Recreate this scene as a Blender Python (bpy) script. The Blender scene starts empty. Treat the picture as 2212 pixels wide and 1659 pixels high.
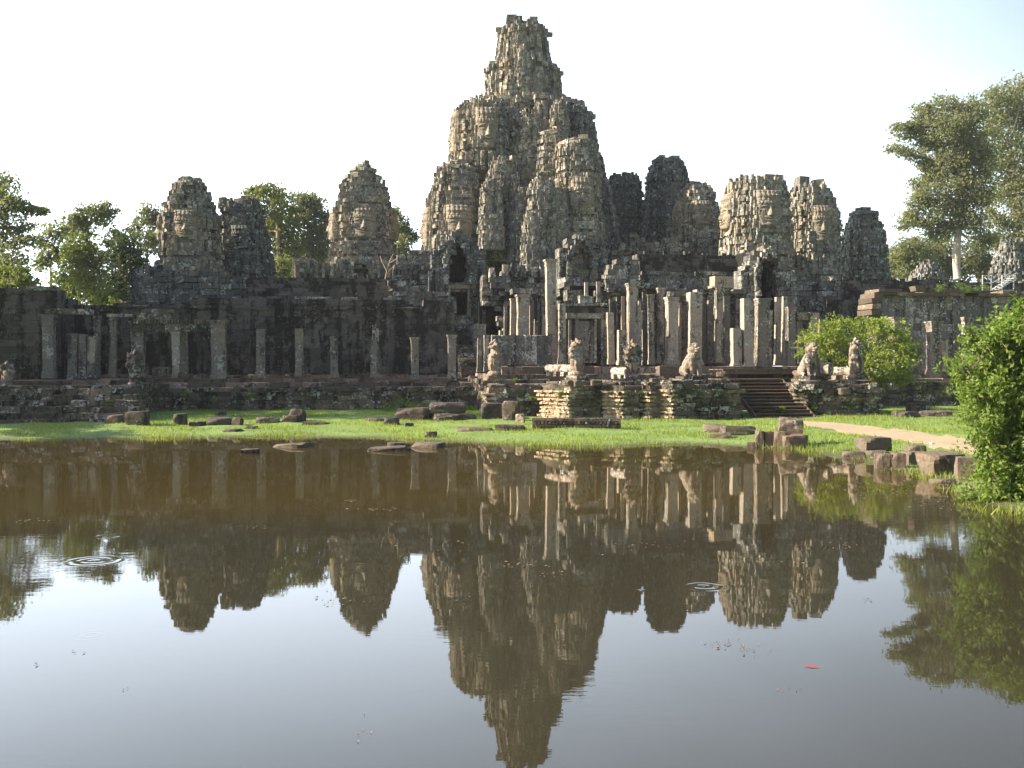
import bpy, math, random
import numpy as np
from mathutils import Vector

random.seed(7)
RNG = np.random.default_rng(7)
SC = bpy.context.scene
COL = SC.collection

# ------------------------------------------------------------------ camera
CAM_Z = 3.0
F = 2170.0                                   # focal length in pixels of a 2212 wide picture
PITCH = math.atan((829.5 - 790.0) / F)       # the horizon lies a little above the middle
cam = bpy.data.cameras.new('camera')
cam.sensor_width = 36.0
cam.lens = F / 2212.0 * 36.0
cam.clip_start = 0.1
cam.clip_end = 3000.0
cam_ob = bpy.data.objects.new('camera', cam)
COL.objects.link(cam_ob)
cam_ob.location = (0, 0, CAM_Z)
cam_ob.rotation_euler = (math.pi / 2 - PITCH, 0, 0)
SC.camera = cam_ob

# ------------------------------------------------------------------ light
SUN_EL = math.radians(28)
SUN_AZ = math.radians(-94)                   # measured from +Y, negative = to the left
sd = Vector((math.sin(SUN_AZ) * math.cos(SUN_EL), math.cos(SUN_AZ) * math.cos(SUN_EL), math.sin(SUN_EL)))
sun = bpy.data.lights.new('sun', 'SUN')
sun.energy = 5.0
sun.angle = math.radians(0.5)
sun.color = (1.0, 0.88, 0.70)
sun_ob = bpy.data.objects.new('sun', sun)
COL.objects.link(sun_ob)
sun_ob.rotation_euler = sd.to_track_quat('Z', 'Y').to_euler()

SC.view_settings.view_transform = 'Standard'
SC.view_settings.look = 'None'
SC.view_settings.gamma = 1.0
SC.view_settings.exposure = 1.5


def N(nt, kind, **kw):
    n = nt.nodes.new(kind)
    for k, v in kw.items():
        if k == 'inp':
            for i, val in v.items():
                n.inputs[i].default_value = val
        else:
            setattr(n, k, v)
    return n


def math_node(nt, op, a, b=None, c=None, clamp=False):
    n = nt.nodes.new('ShaderNodeMath')
    n.operation = op
    n.use_clamp = clamp
    for i, v in enumerate((a, b, c)):
        if v is None:
            continue
        if isinstance(v, (int, float)):
            n.inputs[i].default_value = v
        else:
            nt.links.new(v, n.inputs[i])
    return n.outputs[0]


def mix_col(nt, fac, a, b):
    n = nt.nodes.new('ShaderNodeMix')
    n.data_type = 'RGBA'
    for sock, v in ((n.inputs[0], fac), (n.inputs[6], a), (n.inputs[7], b)):
        if isinstance(v, (int, float)):
            sock.default_value = v
        elif isinstance(v, (tuple, list)):
            sock.default_value = (v[0], v[1], v[2], 1)
        else:
            nt.links.new(v, sock)
    return n.outputs[2]


def smooth(nt, v, lo, hi):
    n = nt.nodes.new('ShaderNodeMapRange')
    n.interpolation_type = 'SMOOTHSTEP'
    n.inputs[1].default_value = lo
    n.inputs[2].default_value = hi
    nt.links.new(v, n.inputs[0])
    return n.outputs[0]


def noise_tex(nt, vec, scale, detail=4.0, rough=0.55):
    n = nt.nodes.new('ShaderNodeTexNoise')
    n.inputs['Scale'].default_value = scale
    n.inputs['Detail'].default_value = detail
    n.inputs['Roughness'].default_value = rough
    nt.links.new(vec, n.inputs['Vector'])
    return n.outputs[0]


world = bpy.data.worlds.new('World')
SC.world = world
world.use_nodes = True
nt = world.node_tree
nt.nodes.clear()
out = N(nt, 'ShaderNodeOutputWorld')
bg = N(nt, 'ShaderNodeBackground')
bg.inputs[1].default_value = 0.07
sky = N(nt, 'ShaderNodeTexSky')
sky.sky_type = 'NISHITA'
sky.sun_disc = False
sky.sun_elevation = SUN_EL
sky.sun_rotation = SUN_AZ
sky.air_density = 1.0
sky.dust_density = 1.5
tc = N(nt, 'ShaderNodeTexCoord')
mp = N(nt, 'ShaderNodeMapping')
mp.inputs['Scale'].default_value = (1.0, 1.0, 2.6)
nt.links.new(tc.outputs['Generated'], mp.inputs['Vector'])
cl = noise_tex(nt, mp.outputs[0], 1.9, 5.0, 0.5)
sep = N(nt, 'ShaderNodeSeparateXYZ')
nt.links.new(tc.outputs['Generated'], sep.inputs[0])
# thin cloud thickest towards the sun (left), opening to blue on the right
lean = math_node(nt, 'MULTIPLY_ADD', sep.outputs[0], -0.55, 0.06)
dens = math_node(nt, 'ADD', cl, lean)
mask = smooth(nt, dens, 0.20, 0.74)
veil = math_node(nt, 'MULTIPLY_ADD', mask, 0.30, 0.68)
# clouds thin out overhead
up = smooth(nt, sep.outputs[2], 0.22, 0.65)
veil = math_node(nt, 'MULTIPLY', veil, math_node(nt, 'MULTIPLY_ADD', up, -0.35, 1.0))
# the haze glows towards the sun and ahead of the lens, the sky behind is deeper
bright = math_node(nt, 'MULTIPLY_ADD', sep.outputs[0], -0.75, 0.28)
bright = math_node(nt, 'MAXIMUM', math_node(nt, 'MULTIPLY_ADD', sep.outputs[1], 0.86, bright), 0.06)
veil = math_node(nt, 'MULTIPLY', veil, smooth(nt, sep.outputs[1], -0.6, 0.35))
ccol = N(nt, 'ShaderNodeVectorMath', operation='SCALE')
ccol.inputs[0].default_value = (11.6, 13.2, 15.2)
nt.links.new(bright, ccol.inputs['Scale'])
tint = mix_col(nt, smooth(nt, sep.outputs[2], 0.16, 0.55), (1, 1, 1), (0.58, 0.66, 0.78))
deep = math_node(nt, 'MULTIPLY', smooth(nt, sep.outputs[0], 0.10, 0.60), smooth(nt, sep.outputs[2], 0.05, 0.35))
tint = mix_col(nt, deep, tint, (0.38, 0.42, 0.48))
ct = N(nt, 'ShaderNodeVectorMath', operation='MULTIPLY')
nt.links.new(ccol.outputs[0], ct.inputs[0])
nt.links.new(tint, ct.inputs[1])
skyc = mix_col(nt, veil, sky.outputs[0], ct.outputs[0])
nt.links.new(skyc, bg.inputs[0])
nt.links.new(bg.outputs[0], out.inputs[0])

# ------------------------------------------------------------------ pixel to place
ROT = math.radians(9)                        # the temple is turned a little away from the lens
CA, SA = math.cos(ROT), math.sin(ROT)
OY = 50.0
CP, SP = math.cos(PITCH), math.sin(PITCH)


def ray(px, py):
    u, v = (px - 1106.0) / F, (829.5 - py) / F
    d = CP + v * SP
    return u / d, (-SP + v * CP) / d


def at(px, py, Y):
    k, m = ray(px, py)
    return Vector((k * Y, Y, CAM_Z + m * Y))


def W(s, t, z=0.0):
    """temple coordinates: s along the front, t into the temple"""
    return Vector((s * CA - t * SA, OY + s * SA + t * CA, z))


def S(px, t, py=790.0):
    k, _ = ray(px, py)
    return (k * OY + k * t * CA + t * SA) / (CA - k * SA)


def Z(px, py, t):
    s = S(px, t, py)
    Y = OY + s * SA + t * CA
    return CAM_Z + ray(px, py)[1] * Y


def PX(px, t):
    """metres per pixel at that place"""
    s = S(px, t)
    return (OY + s * SA + t * CA) / F


# ------------------------------------------------------------------ mesh builder
class MB:
    def __init__(self):
        self.bx = []
        self.v, self.f4, self.f3, self.tn = [], [], [], []
        self.n = 0
        self.smooth = False

    def box(self, c, h, rot=ROT, jit=0.02, tone=None):
        self.bx.append((c[0], c[1], c[2], h[0], h[1], h[2], rot, jit,
                        random.random() if tone is None else tone))

    def sbox(self, s0, s1, t0, t1, z0, z1, jit=0.02, tone=None, drot=0.0):
        c = W((s0 + s1) / 2, (t0 + t1) / 2, (z0 + z1) / 2)
        self.box(c, (abs(s1 - s0) / 2, abs(t1 - t0) / 2, abs(z1 - z0) / 2), ROT + drot, jit, tone)

    def add(self, v, f4=None, f3=None, tone=0.5):
        v = np.asarray(v, dtype=np.float64).reshape(-1, 3)
        self.v.append(v)
        if f4 is not None and len(f4):
            self.f4.append(np.asarray(f4, dtype=np.int64) + self.n)
        if f3 is not None and len(f3):
            self.f3.append(np.asarray(f3, dtype=np.int64) + self.n)
        self.tn.append(np.broadcast_to(np.asarray(tone, dtype=np.float64), (len(v),)))
        self.n += len(v)

    def grid(self, P, tone=0.5, closed=False):
        """P: (rows, cols, 3)"""
        r, c = P.shape[:2]
        idx = np.arange(r * c).reshape(r, c)
        if closed:
            idx = np.concatenate([idx, idx[:, :1]], 1)
        q = np.stack([idx[:-1, :-1], idx[:-1, 1:], idx[1:, 1:], idx[1:, :-1]], -1).reshape(-1, 4)
        self.add(P.reshape(-1, 3), q, tone=tone if np.isscalar(tone) else np.asarray(tone).reshape(-1))

    def tube(self, pts, rads, seg=6, tone=0.5):
        pts = [Vector(p) for p in pts]
        rings = []
        for i, p in enumerate(pts):
            d = (pts[min(i + 1, len(pts) - 1)] - pts[max(i - 1, 0)])
            if d.length < 1e-6:
                d = Vector((0, 0, 1))
            d.normalize()
            a = d.orthogonal().normalized() if i == 0 else (pa - d * pa.dot(d)).normalized()
            pa = a
            b = d.cross(a)
            rings.append([p + (a * math.cos(k * 2 * math.pi / seg) + b * math.sin(k * 2 * math.pi / seg)) * rads[i]
                          for k in range(seg)])
        P = np.array([[tuple(q) for q in r] for r in rings])
        self.grid(P, tone, closed=True)
        for ring, flip in ((P[0], True), (P[-1], False)):
            c = ring.mean(0)
            vv = np.vstack([ring, c])
            ff = [((k + 1) % seg, k, seg) if flip else (k, (k + 1) % seg, seg) for k in range(seg)]
            self.add(vv, f3=ff, tone=tone)

    def ball(self, c, r, seg=12, rings=8, tone=0.5, tilt=None):
        th = np.linspace(0, math.pi, rings + 1)
        ph = np.linspace(0, 2 * math.pi, seg, endpoint=False)
        T, Ph = np.meshgrid(th, ph, indexing='ij')
        P = np.stack([np.sin(T) * np.cos(Ph) * r[0], np.sin(T) * np.sin(Ph) * r[1], np.cos(T) * r[2]], -1)
        if tilt is not None:
            R = np.array(tilt.to_matrix())
            P = P @ R.T
        self.grid(P + np.array(c), tone, closed=True)

    def build(self, name, material, parent=None, origin=(0, 0, 0)):
        o = np.array(parent.location if parent is not None else origin, dtype=np.float64)
        if self.bx:
            B = np.array(self.bx)
            n = len(B)
            sg = np.array([(-1, -1, -1), (1, -1, -1), (1, 1, -1), (-1, 1, -1),
                           (-1, -1, 1), (1, -1, 1), (1, 1, 1), (-1, 1, 1)], dtype=np.float64)
            L = sg[None] * B[:, None, 3:6]
            j = np.minimum(B[:, 7], B[:, 3:6].min(1) * 0.45)
            L = L + RNG.uniform(-1, 1, L.shape) * j[:, None, None]
            c, s = np.cos(B[:, 6])[:, None], np.sin(B[:, 6])[:, None]
            V = np.stack([L[..., 0] * c - L[..., 1] * s, L[..., 0] * s + L[..., 1] * c, L[..., 2]], -1) + B[:, None, 0:3]
            q = np.array([(0, 3, 2, 1), (4, 5, 6, 7), (0, 1, 5, 4), (1, 2, 6, 5), (2, 3, 7, 6), (3, 0, 4, 7)])
            FQ = (np.arange(n)[:, None, None] * 8 + q[None]).reshape(-1, 4)
            self.add(V.reshape(-1, 3), FQ, tone=np.repeat(B[:, 8], 8))
            self.bx = []
        me = bpy.data.meshes.new(name)
        v = np.concatenate(self.v) - o
        f4 = np.concatenate(self.f4) if self.f4 else np.zeros((0, 4), dtype=np.int64)
        f3 = np.concatenate(self.f3) if self.f3 else np.zeros((0, 3), dtype=np.int64)
        me.vertices.add(len(v))
        me.vertices.foreach_set('co', v.astype(np.float32).ravel())
        loops = np.concatenate([f4.ravel(), f3.ravel()]).astype(np.int32)
        me.loops.add(len(loops))
        me.loops.foreach_set('vertex_index', loops)
        starts = np.concatenate([np.arange(len(f4)) * 4, len(f4) * 4 + np.arange(len(f3)) * 3]).astype(np.int32)
        me.polygons.add(len(starts))
        me.polygons.foreach_set('loop_start', starts)
        me.update(calc_edges=True)
        me.validate()
        me.polygons.foreach_set('use_smooth', np.full(len(me.polygons), bool(self.smooth), dtype=bool))
        if self.smooth == 'angle':
            me.set_sharp_from_angle(angle=math.radians(32))
        t = np.concatenate(self.tn).astype(np.float32)
        if len(t) == len(me.vertices):
            a = me.attributes.new('tone', 'FLOAT', 'POINT')
            a.data.foreach_set('value', t)
        me.materials.append(material)
        ob = bpy.data.objects.new(name, me)
        COL.objects.link(ob)
        if parent is not None:
            ob.parent = parent
        else:
            ob.location = origin
        return ob


def tag(o, label=None, cat=None, group=None, kind=None):
    if label:
        o['label'] = label
    if cat:
        o['category'] = cat
    if group:
        o['group'] = group
    if label and not kind:
        kind = 'thing'
    if kind:
        o['kind'] = kind
    return o


def thing(name, label, cat, loc, group=None):
    o = bpy.data.objects.new(name, None)
    o.empty_display_size = 0.3
    COL.objects.link(o)
    o.location = loc
    return tag(o, label, cat, group)


# ------------------------------------------------------------------ materials
def new_mat(name):
    m = bpy.data.materials.new(name)
    m.use_nodes = True
    t = m.node_tree
    t.nodes.clear()
    o = t.nodes.new('ShaderNodeOutputMaterial')
    p = t.nodes.new('ShaderNodeBsdfPrincipled')
    t.links.new(p.outputs[0], o.inputs[0])
    return m, t, p


def stone(name, base, alt, dark, lichen, dark_lo=0.50, lichen_lo=0.60, streak=1.0, bump=0.05, moss=None, tv=0.55, blot=0.6):
    m, t, p = new_mat(name)
    g = t.nodes.new('ShaderNodeNewGeometry')
    pos = g.outputs['Position']
    at_ = N(t, 'ShaderNodeAttribute', attribute_name='tone')
    tone = at_.outputs['Fac']
    big = noise_tex(t, pos, 0.35, 3)
    mid = noise_tex(t, pos, 1.7, 5, 0.6)
    fine = noise_tex(t, pos, 7.0, 5, 0.65)
    c = mix_col(t, smooth(t, math_node(t, 'ADD', big, math_node(t, 'MULTIPLY_ADD', tone, 0.3, -0.15)), 0.38, 0.62), base, alt)
    # rain streaks run down the faces
    mpg = N(t, 'ShaderNodeMapping')
    mpg.inputs['Scale'].default_value = (1.5, 1.5, 0.16)
    t.links.new(pos, mpg.inputs[0])
    st = noise_tex(t, mpg.outputs[0], 1.1, 4, 0.6)
    stm = smooth(t, math_node(t, 'MULTIPLY_ADD', math_node(t, 'SUBTRACT', mid, 0.5), 0.7, st), dark_lo, dark_lo + 0.12)
    c = mix_col(t, math_node(t, 'MULTIPLY', stm, 0.88 * streak), c, dark)
    li = smooth(t, math_node(t, 'MULTIPLY_ADD', math_node(t, 'SUBTRACT', fine, 0.5), 0.9,
                             math_node(t, 'MULTIPLY_ADD', tone, 0.10, mid)), lichen_lo, lichen_lo + 0.09)
    c = mix_col(t, math_node(t, 'MULTIPLY', li, 0.8), c, lichen)
    # small dark blotches of algae
    bl = smooth(t, noise_tex(t, pos, 3.1, 6, 0.7), 0.54, 0.62)
    c = mix_col(t, math_node(t, 'MULTIPLY', bl, blot), c, dark)
    if moss:
        n3 = noise_tex(t, pos, 0.9, 5, 0.65)
        c = mix_col(t, math_node(t, 'MULTIPLY', smooth(t, n3, 0.55, 0.66), 0.7), c, moss)
    val = math_node(t, 'MULTIPLY_ADD', tone, tv, 1.0 - tv / 2)
    val = math_node(t, 'MULTIPLY', val, math_node(t, 'MULTIPLY_ADD', fine, 0.9, 0.55))
    sc = N(t, 'ShaderNodeVectorMath', operation='SCALE')
    t.links.new(c, sc.inputs[0])
    t.links.new(val, sc.inputs['Scale'])
    t.links.new(sc.outputs[0], p.inputs['Base Color'])
    p.inputs['Roughness'].default_value = 0.92
    p.inputs['Specular IOR Level'].default_value = 0.2
    b = t.nodes.new('ShaderNodeBump')
    b.inputs['Strength'].default_value = 1.0
    b.inputs['Distance'].default_value = bump
    hh = math_node(t, 'ADD', noise_tex(t, pos, 3.5, 6, 0.7), math_node(t, 'MULTIPLY', fine, 0.6))
    t.links.new(hh, b.inputs['Height'])
    t.links.new(b.outputs[0], p.inputs['Normal'])
    return m


M = {}
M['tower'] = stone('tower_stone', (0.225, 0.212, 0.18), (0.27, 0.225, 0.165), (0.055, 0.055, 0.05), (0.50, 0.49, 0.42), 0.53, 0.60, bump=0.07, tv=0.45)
M['tower_dark'] = stone('dark_tower_stone', (0.14, 0.14, 0.13), (0.165, 0.15, 0.125), (0.03, 0.04, 0.04), (0.42, 0.43, 0.39), 0.49, 0.62, bump=0.07, tv=0.45)  # darker, cooler version of the tower stone
M['face'] = stone('face_stone', (0.23, 0.208, 0.168), (0.26, 0.215, 0.16), (0.05, 0.048, 0.043), (0.47, 0.45, 0.38), 0.58, 0.66, bump=0.03)
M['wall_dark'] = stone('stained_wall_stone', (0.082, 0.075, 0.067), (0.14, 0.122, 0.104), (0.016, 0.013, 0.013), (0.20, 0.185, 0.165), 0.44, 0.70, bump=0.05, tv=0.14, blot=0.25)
M['wall_grey'] = stone('grey_wall_stone', (0.17, 0.163, 0.145), (0.195, 0.168, 0.138), (0.028, 0.028, 0.027), (0.43, 0.43, 0.38), 0.49, 0.60, bump=0.06, tv=0.7)
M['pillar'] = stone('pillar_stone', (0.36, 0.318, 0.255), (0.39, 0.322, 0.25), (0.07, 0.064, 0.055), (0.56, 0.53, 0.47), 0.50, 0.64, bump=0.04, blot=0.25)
M['pillar_dark'] = stone('shaded_pillar_stone', (0.21, 0.19, 0.16), (0.25, 0.205, 0.16), (0.045, 0.042, 0.038), (0.46, 0.44, 0.38), 0.50, 0.63, bump=0.04, blot=0.25)  # darker copy of the pillar stone, shade put into its colour
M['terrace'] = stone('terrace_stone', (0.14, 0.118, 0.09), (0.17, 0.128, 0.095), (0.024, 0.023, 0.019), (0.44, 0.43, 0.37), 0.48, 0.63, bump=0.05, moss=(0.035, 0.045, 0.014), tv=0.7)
M['pier'] = stone('sunlit_pier_stone', (0.42, 0.34, 0.24), (0.46, 0.33, 0.22), (0.10, 0.085, 0.06), (0.55, 0.52, 0.44), 0.56, 0.66, bump=0.12, moss=(0.10, 0.10, 0.035), blot=0.25)
M['statue'] = stone('statue_stone', (0.38, 0.30, 0.235), (0.42, 0.28, 0.21), (0.06, 0.055, 0.05), (0.62, 0.59, 0.52), 0.50, 0.57, bump=0.06)
M['rock'] = stone('fallen_stone', (0.13, 0.105, 0.078), (0.16, 0.12, 0.086), (0.06, 0.05, 0.042), (0.36, 0.31, 0.25), 0.54, 0.70, bump=0.03, blot=0.25)
M['rock_dark'] = stone('dark_fallen_stone', (0.085, 0.07, 0.058), (0.115, 0.085, 0.065), (0.026, 0.024, 0.023), (0.33, 0.32, 0.28), 0.50, 0.68, bump=0.03)
M['void'] = stone('shade_painted_stone', (0.02, 0.02, 0.02), (0.025, 0.022, 0.02), (0.01, 0.01, 0.01), (0.03, 0.03, 0.03), 0.5, 0.8)  # near-black colour paints in the shade inside the openings
M['floor'] = stone('paving_stone', (0.175, 0.138, 0.105), (0.21, 0.158, 0.118), (0.05, 0.042, 0.035), (0.38, 0.33, 0.27), 0.52, 0.68, bump=0.04, tv=0.8)
M['wood'] = stone('stair_wood', (0.10, 0.072, 0.054), (0.125, 0.086, 0.064), (0.045, 0.032, 0.026), (0.22, 0.16, 0.12), 0.55, 0.75, bump=0.01, blot=0.25)
M['trunk'] = stone('bark', (0.24, 0.19, 0.14), (0.30, 0.235, 0.17), (0.10, 0.08, 0.06), (0.36, 0.32, 0.26), 0.55, 0.66, bump=0.05)
M['pale_bark'] = stone('pale_bark', (0.55, 0.50, 0.44), (0.50, 0.42, 0.34), (0.24, 0.2, 0.16), (0.62, 0.60, 0.56), 0.60, 0.66, bump=0.05, blot=0.25)


def leaf_mat(name, c0, c1, c2, trans=0.35):
    m, t, p = new_mat(name)
    a = N(t, 'ShaderNodeAttribute', attribute_name='tone').outputs['Fac']
    g = t.nodes.new('ShaderNodeNewGeometry')
    big = noise_tex(t, g.outputs['Position'], 0.45, 2)
    c = mix_col(t, a, c0, c1)
    c = mix_col(t, smooth(t, big, 0.5, 0.7), c, c2)
    t.links.new(c, p.inputs['Base Color'])
    p.inputs['Roughness'].default_value = 0.55
    p.inputs['Specular IOR Level'].default_value = 0.35
    tr = t.nodes.new('ShaderNodeBsdfTranslucent')
    sc = N(t, 'ShaderNodeVectorMath', operation='MULTIPLY')
    t.links.new(c, sc.inputs[0])
    sc.inputs[1].default_value = (1.5, 1.6, 0.7)
    t.links.new(sc.outputs[0], tr.inputs[0])
    mx = t.nodes.new('ShaderNodeMixShader')
    mx.inputs[0].default_value = trans
    t.links.new(p.outputs[0], mx.inputs[1])
    t.links.new(tr.outputs[0], mx.inputs[2])
    o = [n for n in t.nodes if n.type == 'OUTPUT_MATERIAL'][0]
    t.links.new(mx.outputs[0], o.inputs[0])
    return m


M['leaf_far'] = leaf_mat('hazed_olive_leaves', (0.095, 0.11, 0.07), (0.20, 0.205, 0.125), (0.145, 0.16, 0.09), 0.5)  # colour paled and greyed to stand in for more haze
M['leaf_pale'] = leaf_mat('pale_leaves', (0.12, 0.135, 0.075), (0.24, 0.24, 0.14), (0.19, 0.2, 0.11), 0.5)
M['leaf_dark'] = leaf_mat('dark_leaves', (0.03, 0.05, 0.018), (0.075, 0.105, 0.035), (0.05, 0.08, 0.025))
M['leaf_bush'] = leaf_mat('bush_leaves', (0.055, 0.11, 0.018), (0.23, 0.30, 0.06), (0.17, 0.24, 0.045), 0.45)
M['leaf_sun'] = leaf_mat('sunny_bush_leaves', (0.08, 0.13, 0.022), (0.30, 0.34, 0.07), (0.24, 0.28, 0.055), 0.5)
M['leaf_yellow'] = leaf_mat('yellowish_leaves', (0.08, 0.11, 0.03), (0.19, 0.20, 0.06), (0.14, 0.16, 0.045), 0.4)
M['grass'] = leaf_mat('grass_blades', (0.13, 0.18, 0.03), (0.27, 0.31, 0.06), (0.20, 0.26, 0.045), 0.4)

# metal
m, t, p = new_mat('galvanised_metal')
p.inputs['Base Color'].default_value = (0.55, 0.56, 0.57, 1)
p.inputs['Roughness'].default_value = 0.5
p.inputs['Metallic'].default_value = 0.4
M['metal'] = m
m, t, p = new_mat('white_paper')
p.inputs['Base Color'].default_value = (0.75, 0.77, 0.8, 1)
M['paper'] = m

# ------------------------------------------------------------------ pond outline and ground
SHORE_PX = [(-520, 948), (0, 951), (300, 947), (560, 944), (800, 946), (920, 951), (1000, 956), (1130, 962), (1300, 965),
            (1420, 962), (1540, 962), (1640, 967), (1745, 970), (1800, 992), (1850, 990), (1900, 1013), (2000, 1022),
            (2060, 1050), (2110, 1088), (2190, 1112)]
POND = []
for x, y in SHORE_PX:
    Y = -CAM_Z / ray(x, y)[1]
    POND.append((ray(x, y)[0] * Y, Y))
POND += [(11.6, 17.5), (11.8, 12.0), (10.5, 5.0), (7.0, 2.0), (-12.0, 1.6), (-28.0, 6.0), (-42.0, 18.0), (-44.0, 36.0)]
POND = np.array(POND)


def pond_dist(x, y):
    """signed distance to the pond's edge, positive on land"""
    x = np.asarray(x, dtype=np.float64)
    y = np.asarray(y, dtype=np.float64)
    d = np.full(x.shape, 1e9)
    inside = np.zeros(x.shape, dtype=bool)
    n = len(POND)
    for i in range(n):
        ax, ay = POND[i]
        bx, by = POND[(i + 1) % n]
        ex, ey = bx - ax, by - ay
        u = np.clip(((x - ax) * ex + (y - ay) * ey) / (ex * ex + ey * ey), 0, 1)
        d = np.minimum(d, np.hypot(x - ax - u * ex, y - ay - u * ey))
        cond = ((ay > y) != (by > y)) & (x < (bx - ax) * (y - ay) / (by - ay + 1e-12) + ax)
        inside ^= cond
    return np.where(inside, -d, d)


def terrain(x, y):
    d = pond_dist(x, y)
    x = np.asarray(x, dtype=np.float64)
    y = np.asarray(y, dtype=np.float64)
    land = 0.42 * (1 - np.exp(-np.maximum(d, 0) / 7.0))
    wob = (0.035 * np.sin(x * 1.3 + 0.7 * np.sin(y * 0.9)) * np.sin(y * 1.1 + 0.5) + 0.02 * np.sin(x * 3.1 + y * 2.3)) * np.clip(d / 1.5, 0, 1)
    near = 1.1 * np.clip((4.0 - y) / 6.0, 0, 1) * np.clip(d / 2.0, 0, 1)
    return np.where(d > 0, land + wob + near, np.maximum(d * 0.25, -0.9))


def ground_at(px, py):
    """the point of the ground (or the water) that the pixel shows"""
    k, mm = ray(px, py)
    z = 0.0
    for _ in range(12):
        Y = (z - CAM_Z) / mm
        z = max(0.0, float(terrain(np.array([k * Y]), np.array([Y]))[0]))
    return Vector((k * Y, Y, z))


xs = np.concatenate([[-900, -500, -250, -120, -80, -60], np.arange(-50, 50.1, 0.5), [60, 80, 120, 250, 500, 900]])
ys = np.concatenate([[-60, -30, -12, -6], np.arange(-3, 66.1, 0.5), [75, 90, 120, 180, 300, 600, 1500]])
XX, YY = np.meshgrid(xs, ys)
ZZ = terrain(XX, YY)
mb = MB()
mb.smooth = True
mb.grid(np.stack([XX, YY, ZZ], -1))
m, t, p = new_mat('lawn_soil')
g = t.nodes.new('ShaderNodeNewGeometry')
n1 = noise_tex(t, g.outputs['Position'], 0.5, 5)
n2 = noise_tex(t, g.outputs['Position'], 5.0, 5, 0.7)
c = mix_col(t, smooth(t, n1, 0.4, 0.6), (0.17, 0.25, 0.045), (0.13, 0.20, 0.04))
c = mix_col(t, smooth(t, n2, 0.52, 0.72), c, (0.10, 0.10, 0.04))
sepz = t.nodes.new('ShaderNodeSeparateXYZ')
t.links.new(g.outputs['Position'], sepz.inputs[0])
wet = smooth(t, math_node(t, 'MULTIPLY_ADD', n2, 0.08, sepz.outputs[2]), 0.03, 0.12)
c = mix_col(t, wet, (0.055, 0.04, 0.022), c)
t.links.new(c, p.inputs['Base Color'])
p.inputs['Roughness'].default_value = 0.9
b = t.nodes.new('ShaderNodeBump')
b.inputs['Distance'].default_value = 0.05
t.links.new(n2, b.inputs['Height'])
t.links.new(b.outputs[0], p.inputs['Normal'])
M['lawn'] = m
tag(mb.build('ground', M['lawn']), kind='structure')

# water
mb = MB()
mb.grid(np.stack(np.meshgrid(np.linspace(-60, 60, 2), np.linspace(-4, 58, 2)) + [np.zeros((2, 2))], -1))
m, t, p = new_mat('murky_water')
g = t.nodes.new('ShaderNodeNewGeometry')
pos = g.outputs['Position']
nb = noise_tex(t, pos, 0.12, 3)
sepw = t.nodes.new('ShaderNodeSeparateXYZ')
t.links.new(pos, sepw.inputs[0])
far_tone = smooth(t, math_node(t, 'MULTIPLY_ADD', nb, 5.0, math_node(t, 'MULTIPLY_ADD', sepw.outputs[0], -0.06, sepw.outputs[1])), 19.0, 26.0)  # lighter, browner water towards the far bank
c = mix_col(t, far_tone, (0.033, 0.029, 0.0165), (0.058, 0.043, 0.013))
t.links.new(c, p.inputs['Base Color'])
p.inputs['Roughness'].default_value = 0.015
p.inputs['IOR'].default_value = 1.333
p.inputs['Specular IOR Level'].default_value = 0.5
hs = math_node(t, 'MULTIPLY', math_node(t, 'SUBTRACT', noise_tex(t, pos, 1.3, 2), 0.5), 0.0006)
mpw = N(t, 'ShaderNodeMapping')
mpw.inputs['Scale'].default_value = (0.8, 2.2, 1.0)
t.links.new(pos, mpw.inputs[0])
h2 = math_node(t, 'MULTIPLY', math_node(t, 'SUBTRACT', noise_tex(t, mpw.outputs[0], 3.2, 3), 0.5), 0.0011)
patch = smooth(t, noise_tex(t, pos, 0.16, 2), 0.50, 0.66)     # breeze touches only parts of the pond
hs = math_node(t, 'ADD', hs, math_node(t, 'MULTIPLY', h2, math_node(t, 'MULTIPLY_ADD', patch, 0.85, 0.15)))
wobble = noise_tex(t, pos, 1.6, 2)
# rings spreading from fish and drops
for px, py, rpx, wl, amp in ((240, 1158, 48, 0.16, 0.0030), (205, 1211, 78, 0.17, 0.0036), (653, 1130, 30, 0.20, 0.0030),
                             (330, 1057, 42, 0.22, 0.0030), (1520, 1266, 62, 0.16, 0.0034), (1385, 1275, 16, 0.12, 0.0028),
                             (197, 1372, 50, 0.11, 0.0010)):
    gp = at(px, py, -CAM_Z / ray(px, py)[1])
    r = rpx * gp.y / F
    dn = N(t, 'ShaderNodeVectorMath', operation='DISTANCE')
    t.links.new(pos, dn.inputs[0])
    dn.inputs[1].default_value = (gp.x, gp.y, 0)
    d = math_node(t, 'MULTIPLY_ADD', wobble, wl * 1.1, dn.outputs['Value'])
    w = math_node(t, 'SINE', math_node(t, 'MULTIPLY', d, 2 * math.pi / wl))
    fall = N(t, 'ShaderNodeMapRange')
    fall.interpolation_type = 'SMOOTHSTEP'
    fall.inputs[1].default_value = r * 1.12
    fall.inputs[2].default_value = r * 0.8
    t.links.new(d, fall.inputs[0])
    hs = math_node(t, 'MULTIPLY_ADD', math_node(t, 'MULTIPLY', w, fall.outputs[0]), amp * 0.2, hs)
b = t.nodes.new('ShaderNodeBump')
b.inputs['Distance'].default_value = 1.0
t.links.new(hs, b.inputs['Height'])
t.links.new(b.outputs[0], p.inputs['Normal'])
tag(mb.build('water', m), kind='structure')

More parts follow.
